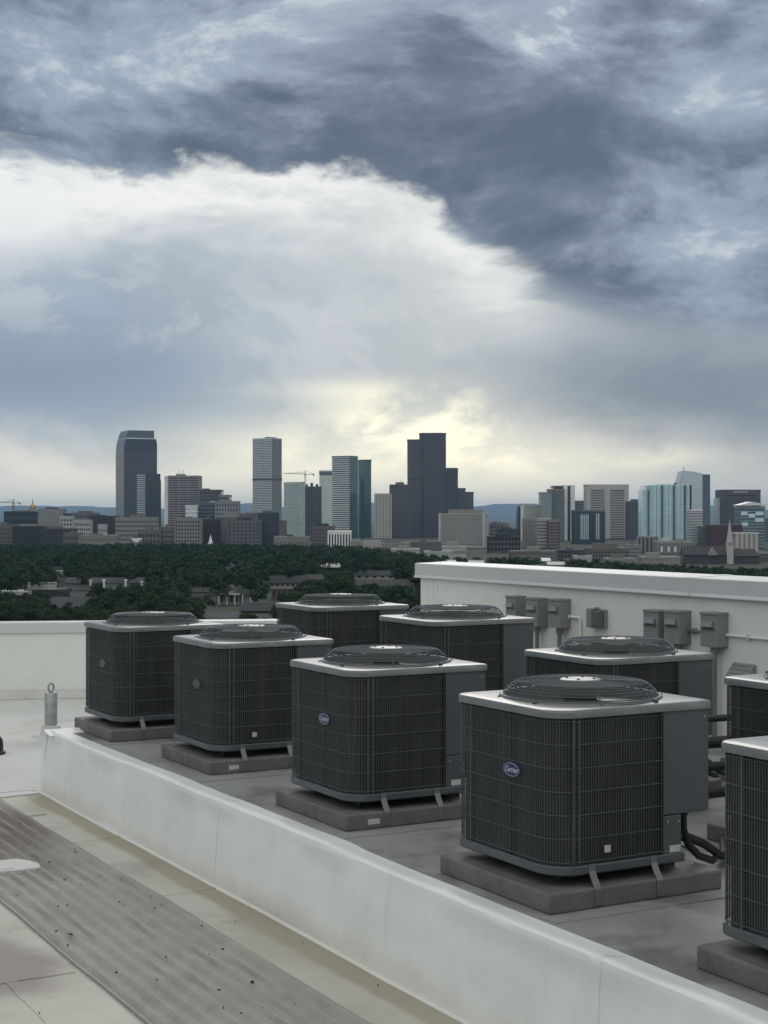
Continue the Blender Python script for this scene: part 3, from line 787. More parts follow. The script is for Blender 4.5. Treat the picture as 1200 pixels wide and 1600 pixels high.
# ================================================================== the city
def ground():
    def fn(nt, v, c, b):
        n = noise(nt, v, .012, 6, .6); c = cmix(nt, step(n, .45, .6), (.020,.030,.014), (.030,.032,.022))
        return cmix(nt, step(noise(nt, v, .004, 3), .55, .65)*.4, c, (.05,.048,.045))
    M = mat('city_ground', (.04,.045,.03), .95, extra=fn)
    m = MB(); n = 12
    xs = np.linspace(-16000, 16000, n); ys = np.concatenate([[-3000, 0, 600, 1200, 2500, 5000, 9000, 14000, 20000, 30000, 45000]])
    vs = [(x,y,ZG) for y in ys for x in xs]
    m.add(vs, [(j*n+i, j*n+i+1, (j+1)*n+i+1, (j+1)*n+i) for j in range(len(ys)-1) for i in range(n-1)])
    return struct(m.build('ground', M))
ground()
def hills():
    rnd = random.Random(3)
    M = mat('mountain_slope', (.035,.05,.055), .95, var=.25, vscale=.0006)
    def ridge(Y, prof, depth, name, seed):
        m = MB(); xs = np.linspace(-40, 1240, 160); rows = 7; vs = []
        for j in range(rows):
            t = j/(rows-1)
            for px in xs:
                py = np.interp(px, [p[0] for p in prof], [p[1] for p in prof])
                py += .9*math.sin(px*.043+seed)+.6*math.sin(px*.117+seed*2.1)+.35*math.sin(px*.29+seed)
                h = (wz(py, Y)-ZG)
                k = math.sin(t*math.pi/2)**1.2
                yy = Y-depth*(1-t)
                vs.append((wx(px, Y), yy+120*math.sin(px*.21+t*5)*(1-t), ZG-2+h*k*(1+.10*math.sin(px*.16+t*9+seed)*(1-t))))
        n = len(xs)
        m.add(vs, [(j*n+i, j*n+i+1, (j+1)*n+i+1, (j+1)*n+i) for j in range(rows-1) for i in range(n-1)])
        vb = [(wx(px, Y), Y+2500, ZG-2) for px in xs]; o = (rows-1)*n
        m.v += vb; m.f += [(o+i, o+i+1, rows*n+i+1, rows*n+i) for i in range(n-1)]
        return struct(m.build(name, M, smooth=60))
    ridge(21000, [(-40,795),(0,793),(40,789),(80,792),(150,790),(185,793),(300,796),(395,787),(430,791),(560,797),(580,784),(620,788),(740,790),(765,788),(800,787),(850,789),(960,793),(1080,792),(1125,790),(1160,796),(1240,800)], 4500, 'mountain_range', 1.0)
    ridge(17000, [(-40,806),(200,800),(400,806),(600,800),(770,800),(850,803),(1110,796),(1130,794),(1240,806)], 3000, 'foothills', 4.0)
hills()

# ------------------------------------------------------------------ building kit
def bm(name, col, rough=.6, metal=0.0, spec=.5): return mat(name, col, rough, metal, var=.10, vscale=.06, spec=spec)
B = dict(
 dkglass=bm('dark_glass', (.022,.030,.042), .12), blglass=bm('blue_glass', (.030,.045,.065), .15), gnglass=bm('green_glass', (.085,.155,.148), .14, .3),
 ltglass=bm('pale_blue_glass', (.64,.88,.92), .2, .35), paleg=bm('pale_grey_glass', (.56,.64,.68), .2, .3), teal=bm('teal_glass', (.27,.36,.36), .2, .2),
 brown=bm('brown_granite', (.082,.077,.090), .38), dkgrey=bm('dark_grey_stone', (.075,.075,.088), .4), beige=bm('beige_stone', (.46,.44,.41), .8),
 tan=bm('tan_brick', (.28,.255,.24), .85), brick=bm('red_brown_brick', (.115,.083,.078), .85), dkbrick=bm('dark_brick', (.058,.050,.055), .85),
 maroon=bm('maroon_panel', (.075,.028,.035), .6), white=bm('white_panel', (.78,.78,.76), .6), ltgrey=bm('light_grey_concrete', (.48,.48,.465), .8),
 grey=bm('grey_concrete', (.25,.25,.25), .8), silver=bm('silver_spandrel', (.70,.72,.71), .4, .1), brown2=bm('grey_brown_granite', (.15,.14,.145), .4), ribc=bm('ribbed_concrete', (.125,.118,.125), .5), slate=bm('slate_roof', (.045,.052,.06), .8),
 gold=bm('gold_leaf', (.35,.24,.06), .3, .9), palegreen=bm('pale_green_panel', (.56,.64,.60), .5), blue=bm('steel_blue', (.085,.11,.14), .4),
 windowglass=bm('window_dark', (.030,.032,.036), .25), steel=bm('crane_steel', (.16,.13,.07), .6), roofw=bm('white_roof', (.55,.55,.53), .7))  # window_dark is plain dark glazing behind bands and fins
def frame(x0, x1, D, xs=None, phi=None, depth=None):
    """footprint of a box whose silhouette spans x0..x1 (photo columns) at distance D; xs is its near corner"""
    if xs is None:
        w = wx(x1,D)-wx(x0,D); return (wx(x0,D), D), w, depth or max(18, w*.7), 0.0
    phi = R(phi if phi is not None else 32)
    c = (wx(xs,D), D)
    u1 = (x1-600)/2400; w = (u1*D-c[0])/(math.cos(phi)-u1*math.sin(phi))
    u0 = (x0-600)/2400; d = (c[0]-u0*D)/(math.sin(phi)+u0*math.cos(phi))
    return c, w, d, phi
def block(root, w, d, z0, z1, core, bandm=None, floors=0, bandf=.45, fins=0, finm=None, finsd=None, ox=0, oy=0, roofm=None, names=('wall','floor_bands','mullions'), proud=.35, finw=.25):
    m = MB(); m.box(ox, ox+w, oy, oy+d, z0, z1); m.build(names[0], core, root)
    h = (z1-z0)
    if floors:
        fh = h/floors; m = MB()
        for i in range(floors):
            a = z0+fh*i+fh*(1-bandf); m.box(ox-proud, ox+w+proud, oy-proud, oy+d+proud, a, a+fh*bandf)
        m.build(names[1], bandm, root, kind='stuff')
    if fins:
        m = MB(); fw = w/fins*finw; p2 = proud+.12
        for i in range(fins+1):
            x = ox+w*i/fins; m.box(x-fw, x+fw, oy-p2, oy-p2+.8, z0, z1+.3)
        k = finsd or max(1, int(round(fins*d/w)))
        fw = d/k*finw
        for i in range(k+1):
            y = oy+d*i/k
            m.box(ox-p2, ox-p2+.8, y-fw, y+fw, z0, z1+.3); m.box(ox+w+p2-.8, ox+w+p2, y-fw, y+fw, z0, z1+.3)
        m.build(names[2], finm or bandm, root, kind='stuff')
    m = MB(); m.box(ox-proud-.3, ox+w+proud+.3, oy-proud-.3, oy+d+proud+.3, z1+.05, z1+1.6); m.build('roof', roofm or bandm or core, root)
def bld(name, lab, x0, x1, yt, D, core, bandm=None, floors=0, xs=None, phi=None, depth=None, pent=(), cat='building', z0=0.0, group='city buildings', **kw):
    c, w, d, ph = frame(x0, x1, D, xs, phi, depth)
    r = empty(name, (c[0], c[1], ZG), ph); tag(r, lab, cat, group)
    h = wz(yt, D)-ZG-1.6
    block(r, w, d, 0, h, core, bandm, floors, **kw)
    for (a, b, dy, hh, pm) in pent:           # penthouse boxes: fractions of the width, depth inset, height
        m = MB(); m.box(w*a, w*b, d*dy, d*(1-dy), h+1, h+1.6+hh); m.build('penthouse', pm, r)
    return r, w, d, h

# --- tall towers, left to right
def register_tower():
    D = 3300; lab = 'dark tower with a rounded cash register top, tallest at left'
    c, w, d, ph = frame(181, 245, D, 194, 24)
    r = empty('office_tower', (c[0], c[1], ZG), ph); tag(r, lab, 'tower', 'city buildings')
    H = wz(672, D)-ZG; k = D/2400
    # profile across the width: straight sides, shoulders curving in, flat crest
    def prof(a, top):
        out = [(a, 0), (w-a, 0)]
        for i in range(7): t = i/6*math.pi/2; out.append((w-a-(2.5*k)*(1-math.cos(t)), top-9*k+9*k*math.sin(t)))
        for i in range(9): t = i/8; out.append((a+3.2*k*(1-t)**2, top-22*k*t))
        return out
    m = MB(); m.prism_y(prof(0, H-12*k), 0, d); m.build('wall', B['dkglass'], r)
    cr = [(3.2*k, H-13*k), (w-4*k, H-13*k), (w-4*k, H)]
    for i in range(7): t = i/6; cr.append((3.2*k+4.5*k*(1-t)**1.6, H-13*k*t))
    m = MB(); m.prism_y(cr[:-1]+[(3.25*k, H-12.9*k)], 1.5, d-1.5); m.build('crest', B['blue'], r)
    m = MB(); m.box(3*k, w-2.6*k, -.8, d+.8, H-13.4*k, H-11.9*k); m.build('ledge', B['silver'], r)
    m = MB(); n = 50; z1 = H-34*k
    for i in range(n): m.box(-.4, w+.4, -.4, d+.4, z1*i/n+z1/n*.52, z1*(i+1)/n)
    m.build('floor_bands', B['brown'], r, kind='stuff')
    m = MB()
    for i in range(23): x = w*i/22; m.box(x-.45, x+.45, -.6, 1, 0, H-20*k)
    m.build('mullions', B['dkgrey'], r, kind='stuff')
    m = MB()
    for i in range(n): m.box(-.7, .2, d*.02, d*.98, z1*i/n+z1/n*.45, z1*(i+1)/n)
    m.build('side_bands', B['tan'], r, kind='stuff')
register_tower()
r, w, d, h = bld('office_tower', 'slim dark glass tower with a pale banded side before the rounded tower', 214, 250, 740, 2700, B['dkglass'], B['blglass'], 30, xs=228, phi=34, fins=9, finm=B['dkgrey'], proud=.3)
m = MB()
for i in range(30): m.box(-1.1, -.3, d*.05, d*.93, h*i/30+h/60, h*(i+1)/30)
m.build('side_bands', B['palegreen'], r, kind='stuff')
m = MB(); m.box(w*.98, w+5*1.12, d*.2, d*.9, 0, h-9); m.build('wing', B['dkglass'], r)
r, w, d, h = bld('office_tower', 'beige tower with dark window bands and rooftop aerials', 263, 311, 743, 2600, B['windowglass'], B['tan'], 26, bandf=.52, fins=3, finm=B['tan'], finw=.02, depth=40, pent=[(.22,.5,.3,3,B['grey'])])
m = MB(); m.box(-7, -.5, 2, 38, 0, h+1); m.build('end_wall', B['white'], r)
for i in range(4):
    m = MB(); m.bar((w*(.25+.07*i), 14, h+4), (w*(.25+.07*i), 14, h+8+3*(i % 2)), .6); m.build('aerial', B['grey'], r)
bld('office_block', 'dark stepped office block right of the beige banded tower', 312, 345, 765, 2550, B['dkglass'], B['dkgrey'], 14, depth=40, pent=[(.1,.4,.2,2,B['dkgrey'])])
bld('office_block', 'lower dark block with stepped roof beside the beige tower', 342, 358, 773, 2540, B['dkglass'], B['grey'], 12, depth=40)
bld('office_block', 'navy low block with a white corner, left of centre', 306, 340, 785, 2300, B['dkglass'], B['blue'], 10, depth=30, pent=[(.6,.85,.3,2,B['ltgrey'])])
bld('office_block', 'grey mid-rise with vertical ribs under the tall pale tower', 337, 372, 783, 2250, B['windowglass'], B['grey'], 9, fins=8, finm=B['grey'], depth=30)
bld('office_block', 'small pale glass block wedged between dark blocks', 290, 308, 789, 2280, B['paleg'], B['silver'], 8, depth=25)
# pale square tower
r, w, d, h = bld('office_tower', 'tall pale square tower standing alone left of centre', 395, 440, 684, 3500, B['windowglass'], B['silver'], 56, xs=424, phi=58, bandf=.5, fins=6, finm=B['silver'], finw=.03, proud=.3)
m = MB(); m.box(-.9, w+.9, -.9, d+.9, h*.555, h*.575); m.build('belt_course', B['dkgrey'], r)
for i in range(5): 
    m = MB(); m.box(w*(.1+.17*i), w*(.2+.17*i), d*.2, d*.4, h+1, h+4); m.build('roof_unit', B['dkgrey'], r)
m = MB(); nf = 26
for i in range(nf): m.box(w*i/nf+.2, w*i/nf+w/nf*.62, -.75, .2, 0, h)
m.build('piers', B['grey'], r, kind='stuff')
bld('apartment_tower', 'grey-green glass condominium tower below the tower crane', 444, 476, 754, 2200, B['teal'], B['palegreen'], 24, xs=470, phi=50, bandf=.3, fins=6, finm=B['silver'], finw=.06, pent=[(-.02,1.02,-.02,.8,B['dkgrey'])])
r, w, d, h = bld('apartment_tower', 'dark unfinished tower under the tower crane', 474, 501, 760, 2300, B['dkglass'], B['blue'], 22, fins=5, finm=B['dkgrey'], depth=28)
for i in range(3):
    m = MB(); m.box(w*(.1+.3*i), w*(.24+.3*i), 4, 12, h+1, h+5+2*(i%2)); m.build('formwork', B['dkbrick'], r)
bld('office_tower', 'plain pale green slab tower behind the banded green tower', 499, 523, 735, 2900, B['palegreen'], B['palegreen'], 8, bandf=.06, depth=30, roofm=B['silver'], pent=[(0,1,.0,.2,B['silver']),(-.01,1.01,-.01,-9,B['blue'])])
r, w, d, h = bld('office_tower', 'green glass tower with white banded left face', 519, 558, 712, 2500, B['windowglass'], B['silver'], 38, xs=546, phi=56, bandf=.5, roofm=B['dkgrey'])
m = MB(); m.box(0, w+.8, -1.0, .6, 0, h+1); m.build('glass_face', B['gnglass'], r)
m = MB(); m.box(w-.2, w+14, d*.1, d*.6, 0, h-5); m.build('glass_wing', B['gnglass'], r)
m = MB(); m.box(w+1, w+8, d*.1-.5, d*.1+.3, 0, h-5.5); m.build('pale_strip', B['palegreen'], r)
bld('office_tower', 'narrow dark green glass shaft on the right of the banded tower', 556, 580, 718, 2560, B['gnglass'], B['dkglass'], 34, xs=570, phi=35, bandf=.1)
bld('office_tower', 'slim beige tower left of the ribbed dark tower', 586, 611, 771, 2500, B['windowglass'], B['beige'], 24, bandf=.62, fins=5, finm=B['beige'], finw=.22, depth=25)
r, w, d, h = bld('office_tower', 'dark tower with vertical ribs beside the tallest dark tower', 609, 639, 757, 2600, B['dkglass'], B['brown'], 26, bandf=.2, fins=10, finm=B['ribc'], finw=.2, depth=30, pent=[(.3,.75,.2,4,B['ribc'])])
m = MB(); m.box(w*.6, w*.62, 10, 11, h, h+10); m.build('aerial', B['grey'], r)
# the tallest dark tower: two shafts, then setbacks
D = 2700; k = D/2400
r = empty('office_tower', (wx(637,D), D, ZG), 0); tag(r, 'tallest dark brown tower with stepped shafts, centre of the skyline', 'tower', 'city buildings')
def oct_shaft(x0, x1, yt, y0, dd, nm, floors, bmx='brown'):
    a, b = wx(x0,D)-wx(637,D), wx(x1,D)-wx(637,D); c = (b-a)*.18; h = wz(yt,D)-ZG
    def ol(p): return [(a-p+c,y0-p),(b+p-c,y0-p),(b+p,y0-p+c),(b+p,y0+dd+p),(a-p,y0+dd+p),(a-p,y0-p+c)]
    m = MB(); m.prism(ol(0), 0, h); m.build(nm, B['dkglass'], r)
    m = MB(); fh = h/floors
    for i in range(floors):
        if floors > 30 and i in (int(floors*.60),): continue
        m.prism(ol(.4), fh*i+fh*.5, fh*(i+1)-.05)
    m.build('floor_bands', B[bmx], r, kind='stuff')
    m = MB(); nfi = max(4, int((b-a)/3.6))
    for i in range(nfi+1): x = a+c+(b-a-2*c)*i/nfi; m.box(x-.5, x+.5, y0-.9, y0+.5, 0, h)
    m.build('mullions', B['dkgrey'], r, kind='stuff')
    m = MB(); m.prism(ol(.8), h, h+2); m.build('parapet', B['dkgrey'], r)
oct_shaft(637, 664, 688, 6, 30, 'left_shaft', 48, 'brown2'); oct_shaft(656, 697, 678, 0, 40, 'main_shaft', 52)
oct_shaft(690, 716, 733, 10, 30, 'right_shaft', 36, 'dkglass'); oct_shaft(708, 728, 764, 16, 26, 'step_shaft', 28, 'ribc'); oct_shaft(722, 741, 770, 20, 24, 'low_shaft', 26, 'brown2')
m = MB(); m.box(*(wx(699,D)-wx(637,D), wx(714,D)-wx(637,D)), 12, 30, wz(733,D)-ZG, wz(730.5,D)-ZG); m.build('tan_crown', B['tan'], r)  # tan box capping the right shaft
# beige block
r, w, d, h = bld('office_block', 'wide beige windowless block with a pale frame', 686, 763, 802, 1750, B['beige'], None, 0, xs=757, phi=80, roofm=B['ltgrey'], pent=[(-.0,1,.08,0,B['tan'])])
m = MB()
for i in range(14): m.box(-1.0, .2, d*.06, d*.94, 4+i*2.6, 4+i*2.6+.7)
m.build('window_strips', B['grey'], r, kind='stuff')
m = MB(); m.box(-1.4, .3, -.5, 2.0, 0, h+1); m.build('frame_post', B['ltgrey'], r)
m = MB(); m.box(-1.4, .3, d-2, d+.4, 0, h+1); m.build('frame_post', B['ltgrey'], r)
m = MB(); m.box(2, w-2, d*.12, d*.8, h+1, h+6); m.build('penthouse', B['tan'], r)
# right group
r, w, d, h = bld('office_tower', 'pale tower with a dark slot at its left edge', 814, 846, 789, 2300, B['beige'], B['ltgrey'], 16, bandf=.35, fins=6, finm=B['beige'], finw=.12, depth=30)
m = MB(); m.box(-5, -1, 0, 26, 0, h); m.build('dark_slot', B['dkglass'], r); m = MB(); m.box(-.5, 4, -1, 3, 0, h+.5); m.build('pale_pier', B['white'], r)
bld('office_tower', 'stepped grey-green glass tower left of the white ribs', 845, 862, 769, 2250, B['teal'], B['grey'], 24, bandf=.3, depth=30)
bld('office_tower', 'taller bronze glass shaft beside the white ribs', 858, 882, 764, 2260, B['blue'], B['tan'], 26, bandf=.3, depth=30)
r, w, d, h = bld('office_tower', 'white ribbed tower with a dark recess down its middle', 864, 898, 759, 2290, B['dkglass'], B['dkgrey'], 26, bandf=.2, depth=30)
for a, b in ((.47,.66), (.80,1.0)):
    m = MB(); m.box(w*a, w*b, -2, 20, 0, h+2.5); m.build('white_rib', B['white'], r)
bld('office_block', 'pinkish beige mid-rise before the white ribbed tower', 820, 843, 810, 1750, B['windowglass'], B['tan'], 12, bandf=.55, fins=5, finm=B['tan'], finw=.2, depth=25)
bld('office_block', 'tan mid-rise with broad pale floors and a brick edge', 840, 860, 809, 1700, B['windowglass'], B['beige'], 9, bandf=.6, fins=3, finm=B['tan'], finw=.15, depth=25)
bld('office_block', 'brick-edged block right of the tan mid-rise', 857, 873, 812, 1690, B['windowglass'], B['tan'], 9, bandf=.5, fins=3, finm=B['brick'], depth=25)
bld('office_tower', 'grey tower peeking out between the ribbed and beige towers', 898, 918, 782, 2600, B['dkglass'], B['grey'], 22, depth=25)
r, w, d, h = bld('office_tower', 'dark blue glass tower with pale strips, left of a pair', 897, 922, 797, 2000, B['blglass'], B['blue'], 22, bandf=.25, fins=7, finm=B['dkglass'], finw=.1, depth=25)
m = MB(); [m.box(w*(.40+.11*i), w*(.46+.11*i), -1.1, .2, 6, h*.9) for i in range(5)]; m.build('pale_strips', B['paleg'], r, kind='stuff')
r, w, d, h = bld('office_tower', 'dark blue glass tower with one pale strip, right of a pair', 922, 945, 798, 2010, B['blglass'], B['blue'], 22, bandf=.25, fins=6, finm=B['dkglass'], finw=.1, depth=25)
m = MB(); [m.box(w*(.40+.14*i), w*(.48+.14*i), -1.1, .2, 6, h*.95) for i in range(2)]; m.build('pale_strips', B['paleg'], r, kind='stuff')
r, w, d, h = bld('office_tower', 'beige tower with two window bays split by a blank pier', 917, 982, 757, 2500, B['windowglass'], B['beige'], 31, bandf=.5, depth=40, roofm=B['tan'])
for a, b in ((-.005,.09), (.42,.56), (.90,1.005)):
    m = MB(); m.box(w*a, w*b, -1.0, 8, 0, h+1); m.build('blank_pier', B['beige'], r)
m = MB(); m.box(-.5, w+.5, -1.1, 8, h-7, h+1.2); m.build('blank_crown', B['beige'], r)
bld('office_tower', 'dark narrow tower left of the bright glass tower', 982, 1004, 783, 2400, B['dkglass'], B['blue'], 24, fins=5, finm=B['dkgrey'], depth=30, pent=[(.3,.95,.2,3,B['dkgrey'])])
# faceted bright glass tower
D = 2100
r = empty('glass_tower', (wx(1003,D), D, ZG)); tag(r, 'bright pale blue glass tower with vertical facets', 'tower', 'city buildings')
edges = [1003,1014,1026,1035.5,1045,1054,1063,1071,1078,1080.5]; tops = [765.5,757.5,757,756.5,757,757,757,757,757.5]
for i in range(9):
    a, b = wx(edges[i],D)-wx(1003,D), wx(edges[i+1],D)-wx(1003,D); h = wz(tops[i],D)-ZG
    y0, y1 = (0, 2.2) if i % 2 == 0 else (2.2, 0)
    m = MB(); m.prism([(a,y0),(b-.35,y1),(b-.35,30),(a,30)], 0, h); m.build('glass_facet', B['ltglass'] if i < 8 else B['dkglass'], r)
    m = MB(); m.box(b-.5, b+.2, min(y0,y1)-.1, 28, 0, h-.3); m.build('facet_joint', B['blue'], r)
m = MB(); hh = wz(757,D)-ZG
for i in range(26): m.box(.2, wx(1078,D)-wx(1003,D), -.12, 26, hh*i/26, hh*i/26+.25)
m.build('floor_lines', B['blue'], r, kind='stuff')
m = MB(); m.box(wx(1056,D)-wx(1003,D), wx(1060,D)-wx(1003,D), 8, 14, hh, hh+2.5); m.build('roof_unit', B['dkgrey'], r)
# slanted pale tower behind
D = 2600; k = D/2400
r = empty('glass_tower', (wx(1060,D), D, ZG)); tag(r, 'pale glass tower with a slanted crown and dark right side', 'tower', 'city buildings')
def X(px): return wx(px,D)-wx(1060,D)
def Z(py): return wz(py,D)-ZG
m = MB(); m.prism_y([(X(1060),0),(X(1097.5),0),(X(1097.5),Z(740)),(X(1090),Z(738)),(X(1068),Z(735)),(X(1065),Z(736)),(X(1060),Z(757))], 0, 34); m.build('pale_shaft', B['paleg'], r)
m = MB(); m.prism([(X(1097.5)+.1,.5),(X(1112),12),(X(1112),40),(X(1097.5)+.1,34)], 0, Z(741)); m.build('dark_shaft', B['blue'], r)
m = MB()
for i in range(34): m.box(X(1060)-.1 if i < 30 else X(1064), X(1097.3), -.3, 3, Z(745)*i/34, Z(745)*i/34+.7)
m.build('floor_lines', B['silver'], r, kind='stuff')
m = MB(); m.box(X(1069), X(1071), 10, 12, Z(737), Z(729)); m.build('aerial', B['silver'], r)
bld('apartment_tower', 'white and dark striped balcony tower below the pale glass tower', 1079, 1097, 796, 1900, B['dkglass'], B['white'], 22, bandf=.42, depth=25)
bld('apartment_tower', 'narrow navy block right of the striped balcony tower', 1096, 1110, 822, 1880, B['dkglass'], B['blue'], 12, depth=22)
r, w, d, h = bld('office_tower', 'dark brown slab tower with faint sign letters near its top', 1127, 1188, 765, 2300, B['dkglass'], B['brown'], 26, bandf=.6, depth=40, fins=14, finm=B['brown'], finw=.1)
m = MB(); m.box(-.3, w+.3, -.9, 2, h-12, h+1); m.build('sign_band', B['brown'], r)
for i in range(9):
    m = MB(); x = w*(.33+.038*i); m.box(x, x+w*.024, -1.5, -.9, h-3.2, h-.6); m.build('sign_letter', B['ltgrey'], r)
m = MB(); m.box(w*.12, w*.88, -1.2, -.9, h-8.5, h-6); m.build('vent_band', B['dkglass'], r)
m = MB(); m.box(-5, -1, 2, 30, 0, h-11); m.build('teal_wing', B['teal'], r)
r, w, d, h = bld('office_block', 'blue glass block with pale chequered panels and a thin roof canopy', 1157, 1195, 791, 1700, B['blue'], B['teal'], 13, bandf=.35, depth=30)
m = MB(); m.prism_y([(-2,h+3),(w*.45,h+6.5),(w+2,h+3.5),(w+2,h+2.6),(-2,h+2.2)], -4, 28); m.build('roof_canopy', B['silver'], r)
for (a, b, c) in ((.02,.28,.88),(.32,.6,.83),(.62,.95,.88),(.6,.95,.72),(.05,.3,.62)):
    m = MB(); m.box(w*a, w*b, -.8, .2, h*c-3, h*c+1); m.build('pale_panel', B['ltglass'], r)
bld('office_block', 'dark maroon office block under the brown slab tower', 1112, 1159, 820, 1650, B['windowglass'], B['maroon'], 10, bandf=.6, fins=12, finm=B['maroon'], finw=.2, depth=30)
r, w, d, h = bld('apartment_block', 'cream block of rounded vertical piers at far right', 1148, 1185, 832, 1450, B['tan'], None, 0, depth=22, roofm=B['ltgrey'])
for i in range(5):
    m = MB(); m.lathe([(1.75,0),(1.75,h+.5)], 12, w*(.1+.2*i), .2); m.build('round_pier', B['beige'], r, smooth=50)
bld('apartment_block', 'dark brown tower block below the bright glass tower', 996, 1027, 838, 1500, B['dkbrick'], B['tan'], 8, bandf=.12, xs=1021, phi=70, fins=6, finm=B['tan'], finw=.2)
r, w, d, h = bld('apartment_block', 'grey apartments with white balcony bays before the glass tower', 1028, 1082, 846, 1450, B['windowglass'], B['grey'], 7, bandf=.5, fins=11, finm=B['grey'], depth=24, pent=[(.2,.35,.2,3,B['ltgrey']),(.6,.8,.2,2,B['grey'])])
for a in (.08, .28, .47, .66):
    m = MB(); m.box(w*a, w*(a+.05), -1.2, .2, 2, h*.7); m.build('white_bay', B['white'], r)

# --- low and mid-rise buildings in front of the towers: (x0, x1, top row, distance, core, band, floors, fins, label)
LOW = [
 (-12,22,820,1800,'dkbrick','tan',5,9,'dark brick block at the extreme left of the skyline'),
 (6,58,799,2300,'blue','slate',4,0,'long slate-roofed hall beneath the gold dome'),
 (60,97,795,2250,'beige','ltgrey',6,8,'beige civic block right of the gold dome'),
 (20,66,822,1750,'dkbrick','dkbrick',5,10,'very dark brick apartments at left below the gold dome'),
 (64,112,826,1720,'dkbrick','dkgrey',5,9,'dark low block left of the white-fronted block'),
 (94,113,806,2100,'windowglass','white',6,4,'small block with white vertical panels at left'),
 (111,150,801,2200,'windowglass','grey',7,9,'dark grey office block left of the rounded tower'),
 (117,141,812,1900,'windowglass','white',5,7,'white-fronted brick block left of the rounded tower'),
 (140,182,806,1950,'dkbrick','dkgrey',6,8,'plain dark block at the foot of the rounded tower'),
 (153,166,819,1850,'ltgrey','white',3,0,'small white cube of a building at left'),
 (100,125,832,1600,'dkbrick','tan',3,6,'low brown block in the trees at left'),
 (124,180,836,1560,'tan','beige',3,14,'long low beige building along the tree line at left'),
 (180,243,808,1900,'grey','ltgrey',6,0,'long plain grey block under the rounded tower'),
 (216,250,827,1650,'dkbrick','tan',3,6,'brown block with pale piers under the slim dark tower'),
 (248,272,823,1750,'windowglass','tan',4,5,'tan block left of the pale gridded apartments'),
 (274,313,809,1650,'windowglass','beige',8,9,'pale gridded apartment house left of centre'),
 (311,342,811,1680,'dkbrick','dkgrey',7,6,'dark purple-brown apartment block next to the pale gridded one'),
 (340,358,808,1720,'grey','tan',7,0,'plain grey slab beside the dark apartments'),
 (356,406,813,1660,'windowglass','grey',8,8,'grey apartment block with wide window bays'),
 (350,372,800,2000,'tan','ltgrey',4,0,'beige rooftop block above the grey apartments'),
 (368,412,802,2100,'tan','grey',5,10,'tan stepped block under the tall pale tower'),
 (404,434,801,1700,'dkglass','blue',12,6,'very dark blue tower block under the tall pale tower'),
 (430,447,813,1800,'grey','tan',7,4,'narrow grey-tan block left of the condominium tower'),
 (429,482,838,1500,'tan','beige',2,8,'low beige building at the foot of the condominium tower'),
 (488,522,822,1550,'brick','tan',7,9,'brick mid-rise left of the white columned building'),
 (548,570,846,1380,'ltgrey','ltgrey',2,0,'small pale box building at the tree line'),
 (569,594,844,1330,'ltgrey','white',2,4,'small white house-like block at the tree line, centre'),
 (592,640,848,1400,'tan','ltgrey',2,10,'low tan building below the ribbed dark tower'),
 (634,690,846,1450,'tan','grey',3,12,'low grey-tan building below the tallest dark tower'),
 (690,702,848,1380,'beige','ltgrey',3,0,'small beige block beside the windowless block'),
 (612,655,857,1180,'roofw','white',1,0,'long white flat-roofed shed above the trees, centre'),
 (664,706,861,1120,'roofw','white',1,0,'white flat-roofed shed left of the windowless block'),
 (692,728,853,1240,'ltgrey','white',2,0,'pale low wing in front of the windowless block'),
 (766,786,818,1900,'windowglass','grey',6,4,'small grey block right of the windowless block'),
 (764,812,838,1500,'tan','dkbrick',3,9,'low brown terrace right of the windowless block'),
 (778,810,826,1700,'dkgrey','blue',5,7,'blue-grey mid-rise right of the windowless block'),
 (768,795,816,2600,'grey','ltgrey',4,0,'distant grey block below the blue mountain'),
 (800,870,861,1250,'beige','tan',2,16,'low beige building with arched front under the white ribs'),
 (868,920,859,1300,'grey','blue',2,10,'low grey-blue building under the dark glass pair'),
 (920,982,856,1150,'windowglass','tan',4,13,'tan loft apartments under the beige twin-bay tower'),
 (898,924,868,1020,'ltgrey','white',1,0,'small white roofed shed over the wall, right of centre'),
 (948,992,872,980,'tan','ltgrey',2,8,'low tan building just above the white wall'),
 (980,1000,851,1350,'grey','ltgrey',3,0,'grey box building left of the dark brown block'),
 (1004,1062,870,1050,'grey','ltgrey',1,10,'low flat grey roof in front of the brown block'),
 (1062,1090,868,1150,'dkbrick','tan',2,7,'low brick building left of the cream-roofed house'),
 (1088,1131,866,1180,'beige','ltgrey',2,7,'low house with a long cream roof edge at right'),
 (1128,1168,862,1300,'dkbrick','tan',2,8,'dark low hall behind the church steeple'),
 (1180,1215,868,1200,'windowglass','grey',4,6,'grey block at the right picture edge'),
 (1186,1215,812,2200,'blue','grey',9,4,'distant blue-grey block at the right picture edge'),
]
LB = {}
def lowm(kind):          # mid-rise facings: tower claddings copied with dimness put into the colour
    if kind not in LB:
        c0 = B[kind].node_tree.nodes['Principled BSDF'].inputs['Base Color'].default_value
        LB[kind] = bm('dimmed_'+kind, tuple(x*.52 for x in c0[:3]), .85) if kind not in ('roofw','dkglass','windowglass') else B[kind]
    return LB[kind]
for x0, x1, yt, D, c_, b_, fl, fi, lab in LOW:
    rnd = random.Random(x0*7+yt)
    pent = [(rnd.uniform(.1,.4), rnd.uniform(.5,.8), .25, rnd.uniform(1,3.5), lowm(rnd.choice(['grey','ltgrey','dkgrey','tan'])))] if x1-x0 > 18 else []
    bld('city_block', lab, x0, x1, yt, D, lowm(c_), lowm(b_), fl, depth=min(28, (x1-x0)/2400*D*.8), fins=fi, finm=lowm(b_), finw=.2, bandf=.5, proud=.2, pent=pent)
